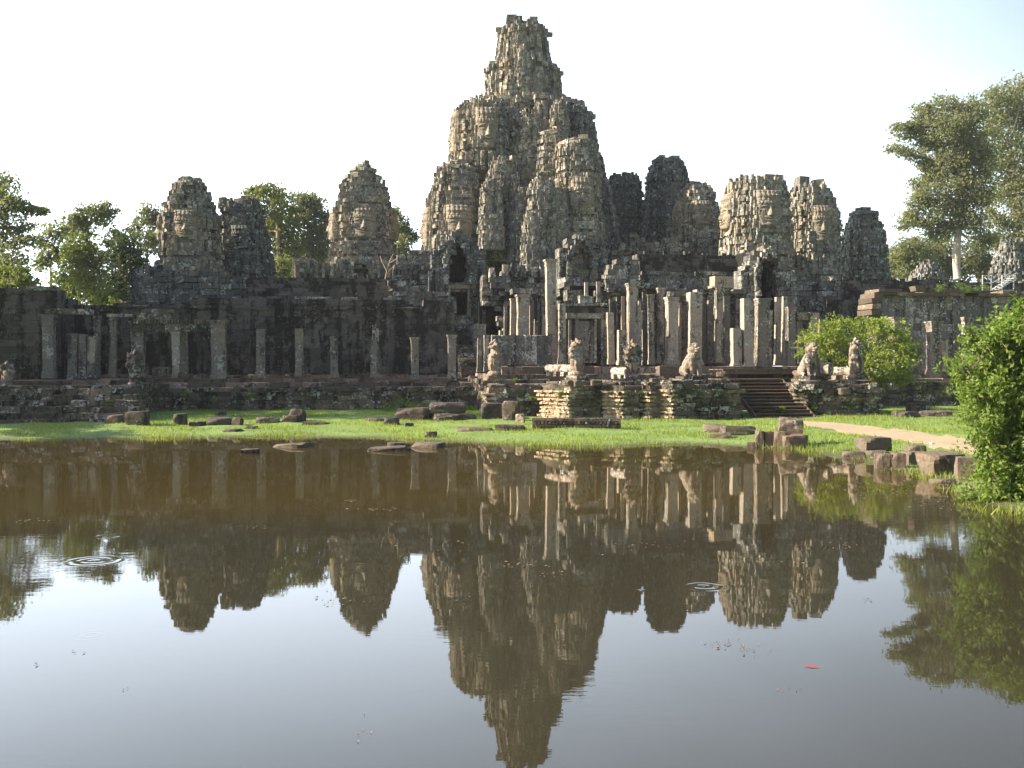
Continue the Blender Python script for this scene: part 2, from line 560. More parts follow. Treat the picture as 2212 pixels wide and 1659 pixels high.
# sandy path
top = [(1725, 909), (1800, 913), (1900, 922), (2000, 934), (2110, 950), (2212, 962), (2400, 985)]
bot = [(1745, 921), (1810, 931), (1900, 944), (2000, 962), (2110, 984), (2212, 1004), (2400, 1040)]
P = []
for f in np.linspace(0, 1, 50):
    row = []
    q = f * (len(top) - 1)
    i = min(int(q), len(top) - 2)
    u = q - i
    a = ground_at(*(np.array(top[i]) * (1 - u) + np.array(top[i + 1]) * u))
    bb = ground_at(*(np.array(bot[i]) * (1 - u) + np.array(bot[i + 1]) * u))
    for w in np.linspace(0, 1, 12):
        x, y = a.x + (bb.x - a.x) * w, a.y + (bb.y - a.y) * w
        e = 0.12 * math.sin(f * 90 + w * 3)
        y += e
        row.append((x, y, float(terrain(np.array([x]), np.array([y]))[0]) + 0.03 - 0.02 * (abs(w - 0.5) * 2) ** 4))
    P.append(row)
PATH_TOP = [ground_at(*q) for q in top]
PATH_BOT = [ground_at(*q) for q in bot]
mb = MB()
mb.smooth = True
mb.grid(np.array(P))
m, t, p = new_mat('sandy_soil')
g = t.nodes.new('ShaderNodeNewGeometry')
n1 = noise_tex(t, g.outputs['Position'], 1.2, 6, 0.7)
n2 = noise_tex(t, g.outputs['Position'], 14, 4, 0.7)
c = mix_col(t, n2, (0.32, 0.23, 0.14), (0.45, 0.34, 0.215))
c = mix_col(t, smooth(t, n1, 0.55, 0.68), c, (0.20, 0.22, 0.07))
t.links.new(c, p.inputs['Base Color'])
p.inputs['Roughness'].default_value = 0.95
b = t.nodes.new('ShaderNodeBump')
b.inputs['Distance'].default_value = 0.04
t.links.new(n2, b.inputs['Height'])
t.links.new(b.outputs[0], p.inputs['Normal'])
tag(mb.build('path', m), kind='structure')


# ------------------------------------------------------------------ masonry
def masonry(mb, s0, s1, t0, t1, z0, z1, ch=0.42, sl=0.8, jit=0.025, out=0.04, ragged=0.0, holes=(), tops=None,
            shell=None, mould=None, drop=0.0, core=True):
    """courses of stones between s0..s1; tops(s)->z gives an uneven top, mould(i,n)->m lets courses step out"""
    if s1 < s0:
        s0, s1 = s1, s0
    n = max(1, int(round((z1 - z0) / ch)))
    h = (z1 - z0) / n
    for i in range(n):
        za, zb = z0 + i * h, z0 + (i + 1) * h
        mo = mould(i, n) if mould else 0.0
        s = s0 - mo
        first = True
        while s < s1 + mo - 0.05:
            l = sl * random.uniform(0.6, 1.5)
            if first and i % 2:
                l *= 0.5
            first = False
            e = min(s + l, s1 + mo)
            if s1 + mo - e < 0.25 * sl:
                e = s1 + mo
            sm = (s + e) / 2
            zt = tops(sm) if tops else z1
            if za + h * 0.5 > zt or any(hf(sm, za + h / 2) for hf in holes):
                s = e
                continue
            if i >= n - 1 - int(ragged * 3) and random.random() < ragged * 0.45:
                s = e
                continue
            if drop and random.random() < drop:
                s = e
                continue
            o = random.uniform(-out, out) + mo
            te = t1 if shell is None else min(t1, t0 + shell)
            mb.sbox(s + 0.006, e - 0.006, t0 - o, te, za + 0.004, zb - 0.004, jit)
            s = e
    if shell is not None:
        # the sides, then the fill
        for i in range(n):
            za, zb = z0 + i * h, z0 + (i + 1) * h
            mo = mould(i, n) if mould else 0.0
            for side in (0, 1):
                tt = t0 + shell * 0.7
                while tt < t1 - 0.05:
                    e = min(tt + sl * random.uniform(0.6, 1.4), t1)
                    sm = s0 + 0.3 if side == 0 else s1 - 0.3
                    if tops and za + h * 0.5 > tops(sm):
                        break
                    o = random.uniform(-out, out) + mo
                    if side == 0:
                        mb.sbox(s0 - o, s0 + 0.5, tt + 0.006, e - 0.006, za + 0.004, zb - 0.004, jit)
                    else:
                        mb.sbox(s1 - 0.5, s1 + o, tt + 0.006, e - 0.006, za + 0.004, zb - 0.004, jit)
                    tt = e
        if core:
            mb.sbox(s0 + 0.15, s1 - 0.15, t0 + 0.15, t1 - 0.1, z0, z1 - 0.06, 0.0, 0.4)
    elif core and (holes or tops) and t1 - t0 > 0.3:
        # rubble backing, so that no light comes through the joints
        for i in range(n):
            za, zb = z0 + i * h, z0 + (i + 1) * h
            k = max(1, int((s1 - s0) / 0.3))
            run = None
            for j in range(k + 1):
                sm = s0 + (s1 - s0) * (j + 0.5) / k
                ok = j < k and (not tops or za + h <= tops(sm)) and not any(hf(sm + e, za + h / 2) for hf in holes for e in (-0.25, 0, 0.25))
                if ok and run is None:
                    run = j
                if not ok and run is not None:
                    mb.sbox(s0 + (s1 - s0) * run / k, s0 + (s1 - s0) * j / k, t0 + 0.35 * (t1 - t0), t1 + 0.05, za - 0.01, zb, 0.0, 0.4)
                    run = None
    elif core and not holes and not tops and t1 - t0 > 0.3:
        mb.sbox(s0 + 0.12, s1 - 0.12, t0 + 0.12, t1 - 0.12, z0, z1 - h * (1.02 + int(ragged * 3)), 0.0, 0.4)


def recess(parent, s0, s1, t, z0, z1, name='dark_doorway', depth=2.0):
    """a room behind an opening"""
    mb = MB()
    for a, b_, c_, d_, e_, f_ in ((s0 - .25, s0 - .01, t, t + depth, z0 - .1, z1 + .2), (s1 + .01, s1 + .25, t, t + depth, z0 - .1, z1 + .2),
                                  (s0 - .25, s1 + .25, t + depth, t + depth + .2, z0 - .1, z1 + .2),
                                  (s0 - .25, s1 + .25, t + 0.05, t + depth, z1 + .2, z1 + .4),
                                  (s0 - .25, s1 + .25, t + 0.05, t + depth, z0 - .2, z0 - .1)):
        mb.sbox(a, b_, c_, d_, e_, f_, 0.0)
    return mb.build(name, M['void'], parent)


def vault(mb, s0, s1, t0, z0, h, depth, ch=0.3, sl=0.7, jit=0.02, crest=True):
    """a corbelled half-barrel roof seen from its front"""
    n = max(3, int(round(h / ch)))
    for i in range(n):
        u = (i + 0.5) / n
        back = depth * (1 - math.sqrt(max(0.0, 1 - u * u))) * 1.0
        s = s0
        while s < s1 - 0.05:
            e = min(s + sl * random.uniform(0.6, 1.5), s1)
            mb.sbox(s + .004, e - .004, t0 + back + random.uniform(-.03, .03), t0 + depth * 2 - back, z0 + h * i / n, z0 + h * (i + 1) / n, jit)
            s = e
    if crest:
        s = s0 + 0.2
        while s < s1 - 0.3:
            if random.random() < 0.7:
                mb.sbox(s, s + 0.28, t0 + depth * 0.85, t0 + depth * 1.1, z0 + h, z0 + h + random.uniform(0.15, 0.38), 0.03)
            s += random.uniform(0.35, 0.6)


# ------------------------------------------------------------------ towers
def redented(R):
    q = [(1.0, 0.0), (1.0, 0.40), (0.90, 0.40), (0.90, 0.58), (0.78, 0.58), (0.78, 0.70), (0.70, 0.78), (0.58, 0.78), (0.58, 0.90),
         (0.40, 0.90), (0.40, 1.0)]
    pts = []
    for k in range(4):
        c, s = [(1, 0), (0, 1), (-1, 0), (0, -1)][k]
        for x, y in q:
            pts.append((R * (x * c - y * s), R * (x * s + y * c)))
    return pts


def tower_shell(mb, cx, cy, prof, rot=ROT, ch=0.45, sl=0.55, seed=0, rough=1.0, lean=0.0, tier_h=None, ribs=1.0):
    """prof: list of (z, half width) from the bottom up. Rings of stones on a redented cross plan."""
    rnd = random.Random(seed)
    z0, z1 = prof[0][0], prof[-1][0]
    zz = [q[0] for q in prof]
    rr = [q[1] for q in prof]
    n = max(2, int(round((z1 - z0) / ch)))
    h = (z1 - z0) / n
    cr, sr = math.cos(rot), math.sin(rot)
    slots = {}
    prevR = None
    tier = 0
    for i in range(n):
        zc = z0 + (i + 0.5) * h
        R = float(np.interp(zc, zz, rr))
        nxt = float(np.interp(zc + h, zz, rr))
        if prevR is not None and prevR - R > 0.18:
            tier += 1
        cornice = 0.20 * rough if R - nxt > 0.18 else 0.0
        if tier_h:                                                  # storeys parted by deep shadow joints under a moulding
            uu = ((z1 - zc) / tier_h) % 1.0
            tier = int((z1 - zc) / tier_h)
            if uu > 1 - h / tier_h:
                R -= 0.24 * min(1.0, R / 2)
            elif uu < 1.5 * h / tier_h:
                cornice = max(cornice, 0.13)
        prevR = R
        pts = redented(1.0)
        m_ = len(pts)
        groove = -0.05 if rnd.random() < 0.18 else 0.0
        for k in range(m_):
            ax, ay = pts[k][0] * R, pts[k][1] * R
            bx, by = pts[(k + 1) % m_][0] * R, pts[(k + 1) % m_][1] * R
            L = math.hypot(bx - ax, by - ay)
            if L < 0.02:
                continue
            ex, ey = (bx - ax) / L, (by - ay) / L
            nx, ny = ey, -ex
            ns = max(1, int(round(L / sl)))
            ck = ('cut', tier, k, ns)
            if ck not in slots:
                slots[ck] = [0.0] + [(q + rnd.uniform(-0.33, 0.33)) / ns for q in range(1, ns)] + [1.0]
            cut = slots[ck]
            for q in range(ns):
                key = (tier // 1, k, q)
                if key not in slots:
                    slots[key] = rnd.choice((-0.5, -0.25, -0.1, 0.0, 0.14, 0.3)) * min(1.0, R / 2.4) * (0.62 if ch < 0.3 else 1.0)
                o = (slots[key] + rnd.uniform(-0.04, 0.04) + cornice + groove) * rough
                if rnd.random() < 0.08 * ch * rough:
                    o -= rnd.uniform(0.1, 0.3)
                if rnd.random() < 0.07 * ch * rough:
                    o += rnd.uniform(0.08, 0.22)
                f0, f1 = cut[q] * L, cut[q + 1] * L
                d = 0.30 + 0.15 * min(R, 3) / 2
                mx = ax + ex * (f0 + f1) / 2 + nx * (o - d)
                my = ay + ey * (f0 + f1) / 2 + ny * (o - d)
                wx, wy = mx * cr - my * sr, mx * sr + my * cr
                mb.box((cx + wx + lean * (zc - z0), cy + wy, zc), ((f1 - f0) / 2 + 0.01, d, h / 2 - 0.002),
                       rot + math.atan2(ey, ex) + rnd.uniform(-0.04, 0.04), 0.022 * rough, rnd.random())
            # slim engaged colonettes climbing through the tier
            rk = ('rib', tier, k)
            if rk not in slots:
                slots[rk] = [(rnd.uniform(.1, .9), rnd.uniform(.10, .17), rnd.uniform(.12, .34)) for _ in range(max(1, int(L / 0.75 * ribs)))]
            for f_, w_, o_ in slots[rk]:
                if rnd.random() < 0.86 * ribs:
                    mx, my = ax + ex * f_ * L + nx * (o_ - .3) * 1.0, ay + ey * f_ * L + ny * (o_ - .3)
                    wx, wy = mx * cr - my * sr, mx * sr + my * cr
                    mb.box((cx + wx + lean * (zc - z0), cy + wy, zc), (w_ * rnd.uniform(.85, 1.15), 0.3, h / 2 + .01), rot + math.atan2(ey, ex), 0.03, rnd.random())
            # finials along the set-backs
            if cornice and rnd.random() < 0.45:
                f = rnd.uniform(0.2, 0.8) * L
                mx, my = ax + ex * f - nx * 0.12, ay + ey * f - ny * 0.12
                wx, wy = mx * cr - my * sr, mx * sr + my * cr
                hh = rnd.uniform(0.12, 0.30)
                mb.box((cx + wx + lean * (zc - z0), cy + wy, zc + h / 2 + hh), (0.13, 0.1, hh), rot + math.atan2(ey, ex), 0.04, rnd.random())
        mb.box((cx + lean * (zc - z0), cy, zc), (R * 0.80, R * 0.50, h / 2 + 0.01), rot, 0.0, 0.4)
        mb.box((cx + lean * (zc - z0), cy, zc), (R * 0.52, R * 0.82, h / 2 + 0.012), rot, 0.0, 0.4)


def g2(u, c, w):
    return np.exp(-((u - c) / w) ** 2)


def face_patch(mb, origin, ang, w, h, depth):
    """the carved face: a relief over a grid; origin is the middle of the chin line on the wall, ang its outward direction"""
    nu, nv = 49, 65
    u = np.linspace(-1.15, 1.15, nu)
    v = np.linspace(-0.06, 1.18, nv)
    U, V = np.meshgrid(u, v)
    a = np.abs(U)
    jaw = np.clip(0.55 + 0.45 * np.sqrt(np.clip(V / 0.38, 0, 1)), 0, 1)
    d = np.sqrt(np.clip(1 - (a / jaw) ** 2.4, 0, 1)) * 0.62
    d *= np.clip((V + 0.03) / 0.08, 0, 1) ** 0.5
    d += 0.10 * g2(V, 0.09, 0.06) * g2(U, 0, 0.33)                                  # chin
    lipw = np.clip(1 - (a / 0.56) ** 2, 0, 1)
    smile = 0.05 * (a / 0.5) ** 2
    d += 0.19 * lipw * g2(V, 0.195 + smile, 0.034) + 0.17 * lipw * g2(V, 0.27 + smile, 0.030)
    d -= 0.16 * lipw * g2(V, 0.232 + smile, 0.012)
    nw = 0.12 + 0.20 * np.clip((0.56 - V) / 0.22, 0, 1) ** 1.5
    nose = np.clip(1 - (a / nw) ** 2, 0, 1) * np.clip((V - 0.315) / 0.035, 0, 1) * np.clip((0.66 - V) / 0.3, 0, 1) ** 0.5
    d += 0.34 * nose
    for sg in (-1, 1):
        du = U - sg * 0.40
        d -= 0.20 * g2(du, 0, 0.32) * g2(V, 0.545, 0.08)                             # socket
        d += 0.17 * g2(du, 0, 0.22) * g2(V, 0.535, 0.038)                              # closed lid
        d += 0.10 * g2(du, 0.02 * sg, 0.30) * g2(V, 0.635 - 0.08 * du * sg, 0.028)    # brow
        d += 0.05 * g2(du, 0.12 * sg, 0.25) * g2(V, 0.37, 0.12)                       # cheek
    band = np.clip((V - 0.70) / 0.012, 0, 1) * np.clip((0.80 - V) / 0.012, 0, 1)
    d += band * (0.07 + 0.03 * np.sign(np.sin(U * 26)))                               # diadem
    hair = np.clip((V - 0.81) / 0.012, 0, 1)
    d -= hair * 0.03 * (1 + np.sign(np.sin(U * 18 + 1)))
    d += hair * 0.025 * np.sign(np.sin(V * 40))
    d *= np.clip((1.17 - V) / 0.2, 0, 1) ** 0.4
    ear = np.clip((a - 0.86) / 0.03, 0, 1) * np.clip((1.10 - a) / 0.03, 0, 1) * np.clip((V - 0.22) / 0.03, 0, 1) * np.clip((0.66 - V) / 0.03, 0, 1)
    d = np.maximum(d, ear * 0.30)
    d -= 0.012 * (np.mod(V * h, 0.46) < 0.05)                                         # joints between the blocks
    d += RNG.normal(0, 0.008, d.shape)
    rim = (a > 1.12) | (V < -0.04) | (V > 1.16)
    d = np.where(rim, -0.5, d)
    ox, oy = math.cos(ang), math.sin(ang)
    tx, ty = -oy, ox
    P = np.stack([origin[0] + tx * U * w + ox * d * depth, origin[1] + ty * U * w + oy * d * depth, origin[2] + V * h], -1)
    tn = 0.45 + 0.3 * np.floor(np.mod(V * h / 0.46 * 7.3, 1) * 4) / 4
    mb.smooth = False
    mb.grid(P, tone=tn)


def lotus(mb, cx, cy, rings, seed, broken=0.10):
    """petalled lotus cap: rings of (z0, z1, radius) from the bottom up, chipped and partly fallen"""
    rnd = random.Random(seed)
    for i, (z0, z1, rr) in enumerate(rings):
        k = max(9, int(rr * 7))
        h = (z1 - z0) / 2
        for lay in range(2):                                        # two courses, the upper one bellies out
            r_ = rr * (0.90, 1.0)[lay] if i < len(rings) - 1 or len(rings) == 1 else rr * (1.0, 0.85)[lay]
            for j in range(k):
                if rnd.random() < broken * (0.3 + 0.7 * lay * (i == len(rings) - 1)):
                    continue
                a = (j + 0.5 * lay + rnd.uniform(-.15, .15)) * 2 * math.pi / k
                d = r_ * 0.42
                o = rnd.uniform(-.06, .05) * r_
                mb.box((cx + math.cos(a) * (r_ - d + o), cy + math.sin(a) * (r_ - d + o), z0 + h * (lay + .5)),
                       (d, math.pi * r_ / k * 1.05, h * rnd.uniform(.46, .54)), a, 0.04, rnd.random())
        mb.box((cx, cy, (z0 + z1) / 2), (rr * 0.6, rr * 0.6, h), ROT, 0.03)
    z1, rr = rings[-1][1], rings[-1][2]
    for j in range(3):
        mb.box((cx + rnd.uniform(-.5, .5) * rr, cy + rnd.uniform(-.3, .3) * rr, z1 + .1),
               (rr * rnd.uniform(.15, .32), rr * .25, rnd.uniform(.12, .3)), ROT + rnd.uniform(-.5, .5), 0.06, rnd.random())


def tower(cx, t, prof, label, crown=None, faces=(), mat='tower', seed=1, bits=(), group='carved stone towers of the temple', name='face_tower',
          rough=1.0, z_base=None, sl=0.44):
    s = S(cx, t)
    k = PX(cx, t)
    zs = [(Z(cx, py, t), hw * k) for py, hw in prof][::-1]
    if z_base is not None:
        zs = [(z_base, zs[0][1] * 1.02)] + zs
    base = W(s, t, zs[0][0])
    T = thing(name, label, 'tower', base, group)
    mb = MB()
    tower_shell(mb, base.x, base.y, zs, seed=seed, rough=rough, sl=sl, ch=0.29, tier_h=1.75 + 0.3 * math.sin(seed * 3.7), ribs=0.55)
    for bx, by0, by1, hw in bits:                                   # lone blocks left standing on the broken top
        sb = S(bx, t)
        w = W(sb, t, (Z(bx, by0, t) + Z(bx, by1, t)) / 2)
        mb.box(w, (hw * k, hw * k * 0.9, (Z(bx, by0, t) - Z(bx, by1, t)) / 2 + 0.1), ROT + 0.2 * math.sin(bx), 0.10)
    mb.build('tower_body', M[mat], T)
    if crown:
        c = MB()
        lotus(c, base.x, base.y, [(Z(cx, b_, t), Z(cx, a, t), w_ * k * 1.08) for a, b_, w_ in crown[::-1]], seed)
        c.build('lotus_crown', M[mat], T)
    for side, fy0, fy1, fw in faces:
        ang = {'front': ROT - math.pi / 2, 'left': ROT + math.pi, 'right': ROT}[side]
        zb, zt = Z(cx, fy1, t), Z(cx, fy0, t)
        R = float(np.interp((zb + zt) / 2, [q[0] for q in zs], [q[1] for q in zs]))
        c = MB()
        face_patch(c, (base.x + math.cos(ang) * (R - 0.12), base.y + math.sin(ang) * (R - 0.12), zb), ang, fw * k, zt - zb, fw * k * 0.85)
        c.build('stone_face', M['face' if mat == 'tower' else mat], T)
    return T


tower(412, 29, [(408, 19), (418, 20), (419, 37), (437, 40), (440, 44), (442, 48), (465, 50), (467, 55), (523, 59), (533, 61), (600, 65), (690, 68)],
      'dark face tower on the left with a broad round lotus cap', ((394, 406, 33), (406, 413, 26)), [('front', 470, 523, 24), ('left', 470, 523, 24)], 'tower', 11,
      bits=((405, 383, 397, 9), (424, 389, 397, 13)))
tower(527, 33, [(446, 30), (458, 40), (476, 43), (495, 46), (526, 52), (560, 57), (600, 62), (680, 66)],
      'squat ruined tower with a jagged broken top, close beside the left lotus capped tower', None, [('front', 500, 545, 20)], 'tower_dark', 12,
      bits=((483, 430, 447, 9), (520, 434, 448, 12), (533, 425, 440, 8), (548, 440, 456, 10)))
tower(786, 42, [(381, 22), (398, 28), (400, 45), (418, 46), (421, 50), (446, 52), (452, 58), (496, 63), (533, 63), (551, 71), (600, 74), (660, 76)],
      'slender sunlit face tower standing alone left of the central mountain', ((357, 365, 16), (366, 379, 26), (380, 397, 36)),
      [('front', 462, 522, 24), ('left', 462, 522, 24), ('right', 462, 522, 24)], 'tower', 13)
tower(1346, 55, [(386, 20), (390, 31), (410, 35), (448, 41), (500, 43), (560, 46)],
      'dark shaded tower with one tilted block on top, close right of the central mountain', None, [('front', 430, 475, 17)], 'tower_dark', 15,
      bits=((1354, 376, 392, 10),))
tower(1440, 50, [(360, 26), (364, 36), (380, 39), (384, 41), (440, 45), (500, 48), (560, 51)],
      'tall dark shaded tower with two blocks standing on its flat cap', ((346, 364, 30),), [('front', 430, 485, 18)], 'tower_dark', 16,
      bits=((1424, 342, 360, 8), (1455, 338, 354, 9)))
tower(1504, 40, [(410, 20), (418, 21), (419, 34), (441, 36), (447, 43), (485, 45), (520, 46), (580, 50), (650, 52)],
      'smaller brown face tower with a plain drum cap, in front of the tall dark one', ((398, 404, 21), (404, 415, 26)),
      [('front', 447, 492, 18), ('left', 447, 492, 18)], 'tower', 17)
tower(1632, 31, [(398, 44), (401, 54), (417, 58), (422, 62), (466, 66), (500, 67), (560, 70), (660, 72)],
      'wide face tower with a serene sunlit face above the arched gate', None, [('front', 432, 500, 27), ('left', 432, 500, 27)], 'tower', 18,
      bits=((1603, 384, 400, 10), (1640, 386, 400, 14), (1662, 383, 400, 22), (1620, 390, 402, 10)))
tower(1748, 36, [(410, 24), (417, 38), (432, 42), (435, 46), (457, 49), (460, 54), (522, 56), (590, 59), (660, 62)],
      'sunlit face tower with two broken horns of cap stone, right of the arched gate', None, [('front', 462, 530, 21), ('left', 462, 530, 21)], 'tower', 19,
      bits=((1730, 387, 412, 12), (1763, 392, 412, 13), (1748, 404, 414, 14)))
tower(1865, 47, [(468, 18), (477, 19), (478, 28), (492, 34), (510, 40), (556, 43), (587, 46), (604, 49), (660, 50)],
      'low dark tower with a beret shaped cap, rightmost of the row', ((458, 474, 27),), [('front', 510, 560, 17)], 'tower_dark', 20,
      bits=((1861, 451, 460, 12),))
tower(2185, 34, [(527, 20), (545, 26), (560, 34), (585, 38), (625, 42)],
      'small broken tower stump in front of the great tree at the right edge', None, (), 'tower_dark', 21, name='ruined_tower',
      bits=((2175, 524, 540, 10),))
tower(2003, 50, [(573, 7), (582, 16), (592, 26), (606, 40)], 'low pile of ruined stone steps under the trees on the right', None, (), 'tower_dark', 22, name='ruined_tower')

# central mountain of towers
tC = 49
sC = S(1128, tC)
kC = PX(1128, tC)
baseC = W(sC, tC, Z(1128, 640, tC))
T = thing('central_tower', 'huge central stone mountain of stacked towers rising to a ragged spire', 'tower', baseC)


def cprof(cx, lst, t):
    return [(Z(cx, py, t), hw * PX(cx, t)) for py, hw in lst][::-1]


mb = MB()
c = W(S(1129, tC), tC)
tower_shell(mb, c.x, c.y, cprof(1129, [(58, 27), (63, 36), (70, 41), (74, 46), (95, 50), (125, 54), (148, 60), (152, 68), (172, 70), (180, 74), (212, 73), (232, 72)], tC),
            ch=0.40, sl=0.5, seed=31, rough=1.4)
for bx, y0, y1, hw in ((1104, 43, 60, 10), (1119, 44, 60, 9), (1150, 47, 62, 10), (1063, 140, 160, 7), (1165, 68, 90, 7)):
    w = W(S(bx, tC - 1), tC - 1, (Z(bx, y0, tC) + Z(bx, y1, tC)) / 2)
    mb.box(w, (hw * kC, hw * kC, (Z(bx, y0, tC) - Z(bx, y1, tC)) / 2), ROT, 0.12)
mb.build('spire', M['tower'], T)
mb = MB()
c = W(S(1130, tC), tC)
tower_shell(mb, c.x, c.y, cprof(1130, [(222, 82), (232, 98), (238, 116), (248, 128), (275, 138), (320, 146), (352, 150)], tC), ch=0.42, sl=0.55, seed=32, rough=1.6)
mb.build('drum', M['tower'], T)
mb = MB()
c = W(S(1135, tC), tC)
tower_shell(mb, c.x, c.y, cprof(1135, [(342, 150), (380, 158), (410, 166), (470, 178), (520, 186), (640, 192)], tC), ch=0.42, sl=0.55, seed=33, rough=1.6)
mb.build('lower_body', M['tower'], T)
# half towers leaning against the mass
for cx, t_, lst, mat, seed, crown, fc in (
        (1046, 43, [(232, 42), (243, 50), (262, 56), (300, 62), (345, 66), (380, 70)], 'tower', 41, None, (258, 335, 26)),
        (1144, 41, [(252, 12), (262, 20), (300, 25), (352, 29), (420, 33), (480, 36)], 'tower', 42, None, None),
        (1246, 38, [(318, 36), (330, 40), (400, 45), (470, 49), (520, 54), (580, 58)], 'tower', 43, ((304, 311, 36), (311, 324, 44)), (400, 468, 24)),
        (1192, 40, [(298, 22), (310, 29), (360, 33), (430, 38), (520, 42)], 'tower', 44, ((284, 289, 22), (289, 300, 30)), None),
        (1088, 39, [(352, 22), (372, 29), (420, 33), (470, 36), (560, 40)], 'tower', 45, None, None),
        (1228, 45, [(236, 22), (250, 34), (300, 42), (350, 46)], 'tower_dark', 46, None, None),
        (1288, 44, [(400, 16), (420, 22), (470, 28), (540, 34), (600, 36)], 'tower_dark', 47, None, None),
        (1170, 36, [(398, 20), (420, 28), (470, 34), (540, 38), (600, 40)], 'tower', 48, None, None),
        (1018, 45, [(246, 8), (256, 16), (300, 20), (345, 24), (380, 26)], 'tower', 51, None, None),
        (1076, 41, [(236, 8), (246, 14), (300, 18), (345, 20), (380, 22)], 'tower_dark', 52, None, None),
        (1110, 42, [(246, 8), (258, 14), (320, 18), (400, 22)], 'tower', 53, None, None),
        (1258, 43, [(258, 10), (268, 18), (310, 22), (350, 24), (400, 26)], 'tower_dark', 54, None, None),
        (1208, 43, [(228, 8), (238, 14), (270, 18), (330, 20)], 'tower', 55, ((224, 229, 10), (229, 236, 14)), None),
        (1168, 44, [(232, 8), (242, 12), (290, 16), (340, 18)], 'tower', 56, None, None),
        (1060, 37, [(400, 8), (412, 16), (460, 20), (540, 24)], 'tower', 57, None, None),
        (1206, 36, [(420, 8), (432, 13), (500, 17), (580, 20)], 'tower', 58, None, None),
        (1284, 39, [(452, 8), (466, 14), (520, 18), (590, 20)], 'tower', 59, None, None),
        (940, 42, [(420, 8), (432, 14), (480, 18), (560, 22)], 'tower', 60, None, None),
        (1150, 35, [(470, 8), (482, 14), (530, 18), (590, 20)], 'tower', 61, None, None),
        (1104, 47, [(176, 8), (186, 12), (215, 16), (240, 18)], 'tower', 62, None, None),
        (1158, 47, [(168, 8), (178, 12), (215, 16), (240, 18)], 'tower', 63, None, None),
        (1130, 46.5, [(110, 6), (118, 10), (160, 13), (215, 15)], 'tower', 64, None, None),
        (1130, 37, [(420, 14), (440, 22), (500, 28), (600, 34)], 'tower_dark', 49, None, None)):
    t_ = 44.6 if t_ > 46 else t_ - 2.2                              # stand clear of the mass behind
    mb = MB()
    c = W(S(cx, t_), t_)
    pr = cprof(cx, lst, t_)
    tower_shell(mb, c.x, c.y, pr, seed=seed, rough=1.15, ch=0.32, sl=0.42, tier_h=1.6 + .4 * math.sin(seed), ribs=0.7)
    o = mb.build('turret', M[mat], T)
    k = PX(cx, t_)
    if crown:
        mb = MB()
        lotus(mb, c.x, c.y, [(Z(cx, b_, t_), Z(cx, a, t_), w_ * k) for a, b_, w_ in crown[::-1]], seed, 0.1)
        oc = mb.build('lotus_crown', M['tower'], T)
        oc.parent = o
    if fc:
        for ang in (ROT - math.pi / 2, ROT + math.pi):
            mb = MB()
            zb, zt = Z(cx, fc[1], t_), Z(cx, fc[0], t_)
            R = float(np.interp((zb + zt) / 2, [q[0] for q in pr], [q[1] for q in pr]))
            face_patch(mb, (c.x + math.cos(ang) * (R - .1), c.y + math.sin(ang) * (R - .1), zb), ang, fc[2] * k, zt - zb, fc[2] * k * 0.85)
            oc = mb.build('stone_face', M['face'], T)
            oc.parent = o

# the front left tower of the mass, with its porch
tower(985, 38, [(370, 28), (378, 40), (385, 44), (420, 50), (455, 56), (500, 62), (540, 68), (600, 72)],
      'face tower leaning against the left flank of the central mountain, above a dark porch', ((354, 362, 26), (362, 376, 36)),
      [('front', 462, 530, 27), ('left', 462, 530, 26)], 'tower', 14)


def arch_hole(pc, pw, py_spring, py_apex, py_foot, t):
    sc, k = S(pc, t), PX(pc, t)
    zs_, za, zf = Z(pc, py_spring, t), Z(pc, py_apex, t), Z(pc, py_foot, t)

    def hole(s, z):
        if z < zf or z > za:
            return False
        w = pw * k
        if z > zs_:
            w *= 1 - ((z - zs_) / (za - zs_)) ** 1.3
        return abs(s - sc) < w
    return hole


def rect_hole(p0, p1, y0, y1, t):
    a, b_ = S(p0, t), S(p1, t)
    z0, z1 = Z(p0, y1, t), Z(p0, y0, t)
    return lambda s, z: a < s < b_ and z0 < z < z1


def gable(pc, hw, py_apex, py_shoulder, t):
    sc, k = S(pc, t), PX(pc, t)
    za, zh = Z(pc, py_apex, t), Z(pc, py_shoulder, t)
    return lambda s: zh + (za - zh) * max(0.0, 1 - (abs(s - sc) / (hw * k)) ** 1.7)


def wall_thing(name, label, cat, p0, p1, t0, t1, py_top, py_bot, mat, group=None, pm=None, part='masonry', **kw):
    pm = (p0 + p1) / 2 if pm is None else pm
    T = thing(name, label, cat, W(S(pm, t0), t0, Z(pm, py_bot, t0)), group)
    mb = MB()
    masonry(mb, S(p0, t0), S(p1, t0), t0, t1, Z(pm, py_bot, t0), Z(pm, py_top, t0), **kw)
    zb = Z(pm, py_bot, t0)
    if zb > 1.4:                                                    # the footing under the floor
        mb.sbox(S(p0, t0) + .02, S(p1, t0) - .02, t0 + .05, t1, 0.9, zb + .02, 0.0, 0.4)
    mb.build(part, M[mat], T)
    return T


def px_tops(lst, t):
    ss = [S(a, t) for a, _ in lst]
    zz = [Z(a, b_, t) for a, b_ in lst]
    return lambda s: float(np.interp(s, ss, zz))


# porch with the tall pointed doorway
t = 30
T = thing('stone_porch', 'tall stone porch with a black pointed doorway, left of the middle', 'porch', W(S(990, t), t, Z(990, 720, t)))
mb = MB()
masonry(mb, S(932, t), S(1050, t), t, t + 1.2, Z(990, 720, t), Z(990, 500, t), ch=0.36, sl=0.5, out=0.08, jit=0.05,
        holes=[arch_hole(990, 21, 572, 528, 610, t), rect_hole(973, 1010, 628, 682, t)], tops=gable(990, 62, 500, 560, t))
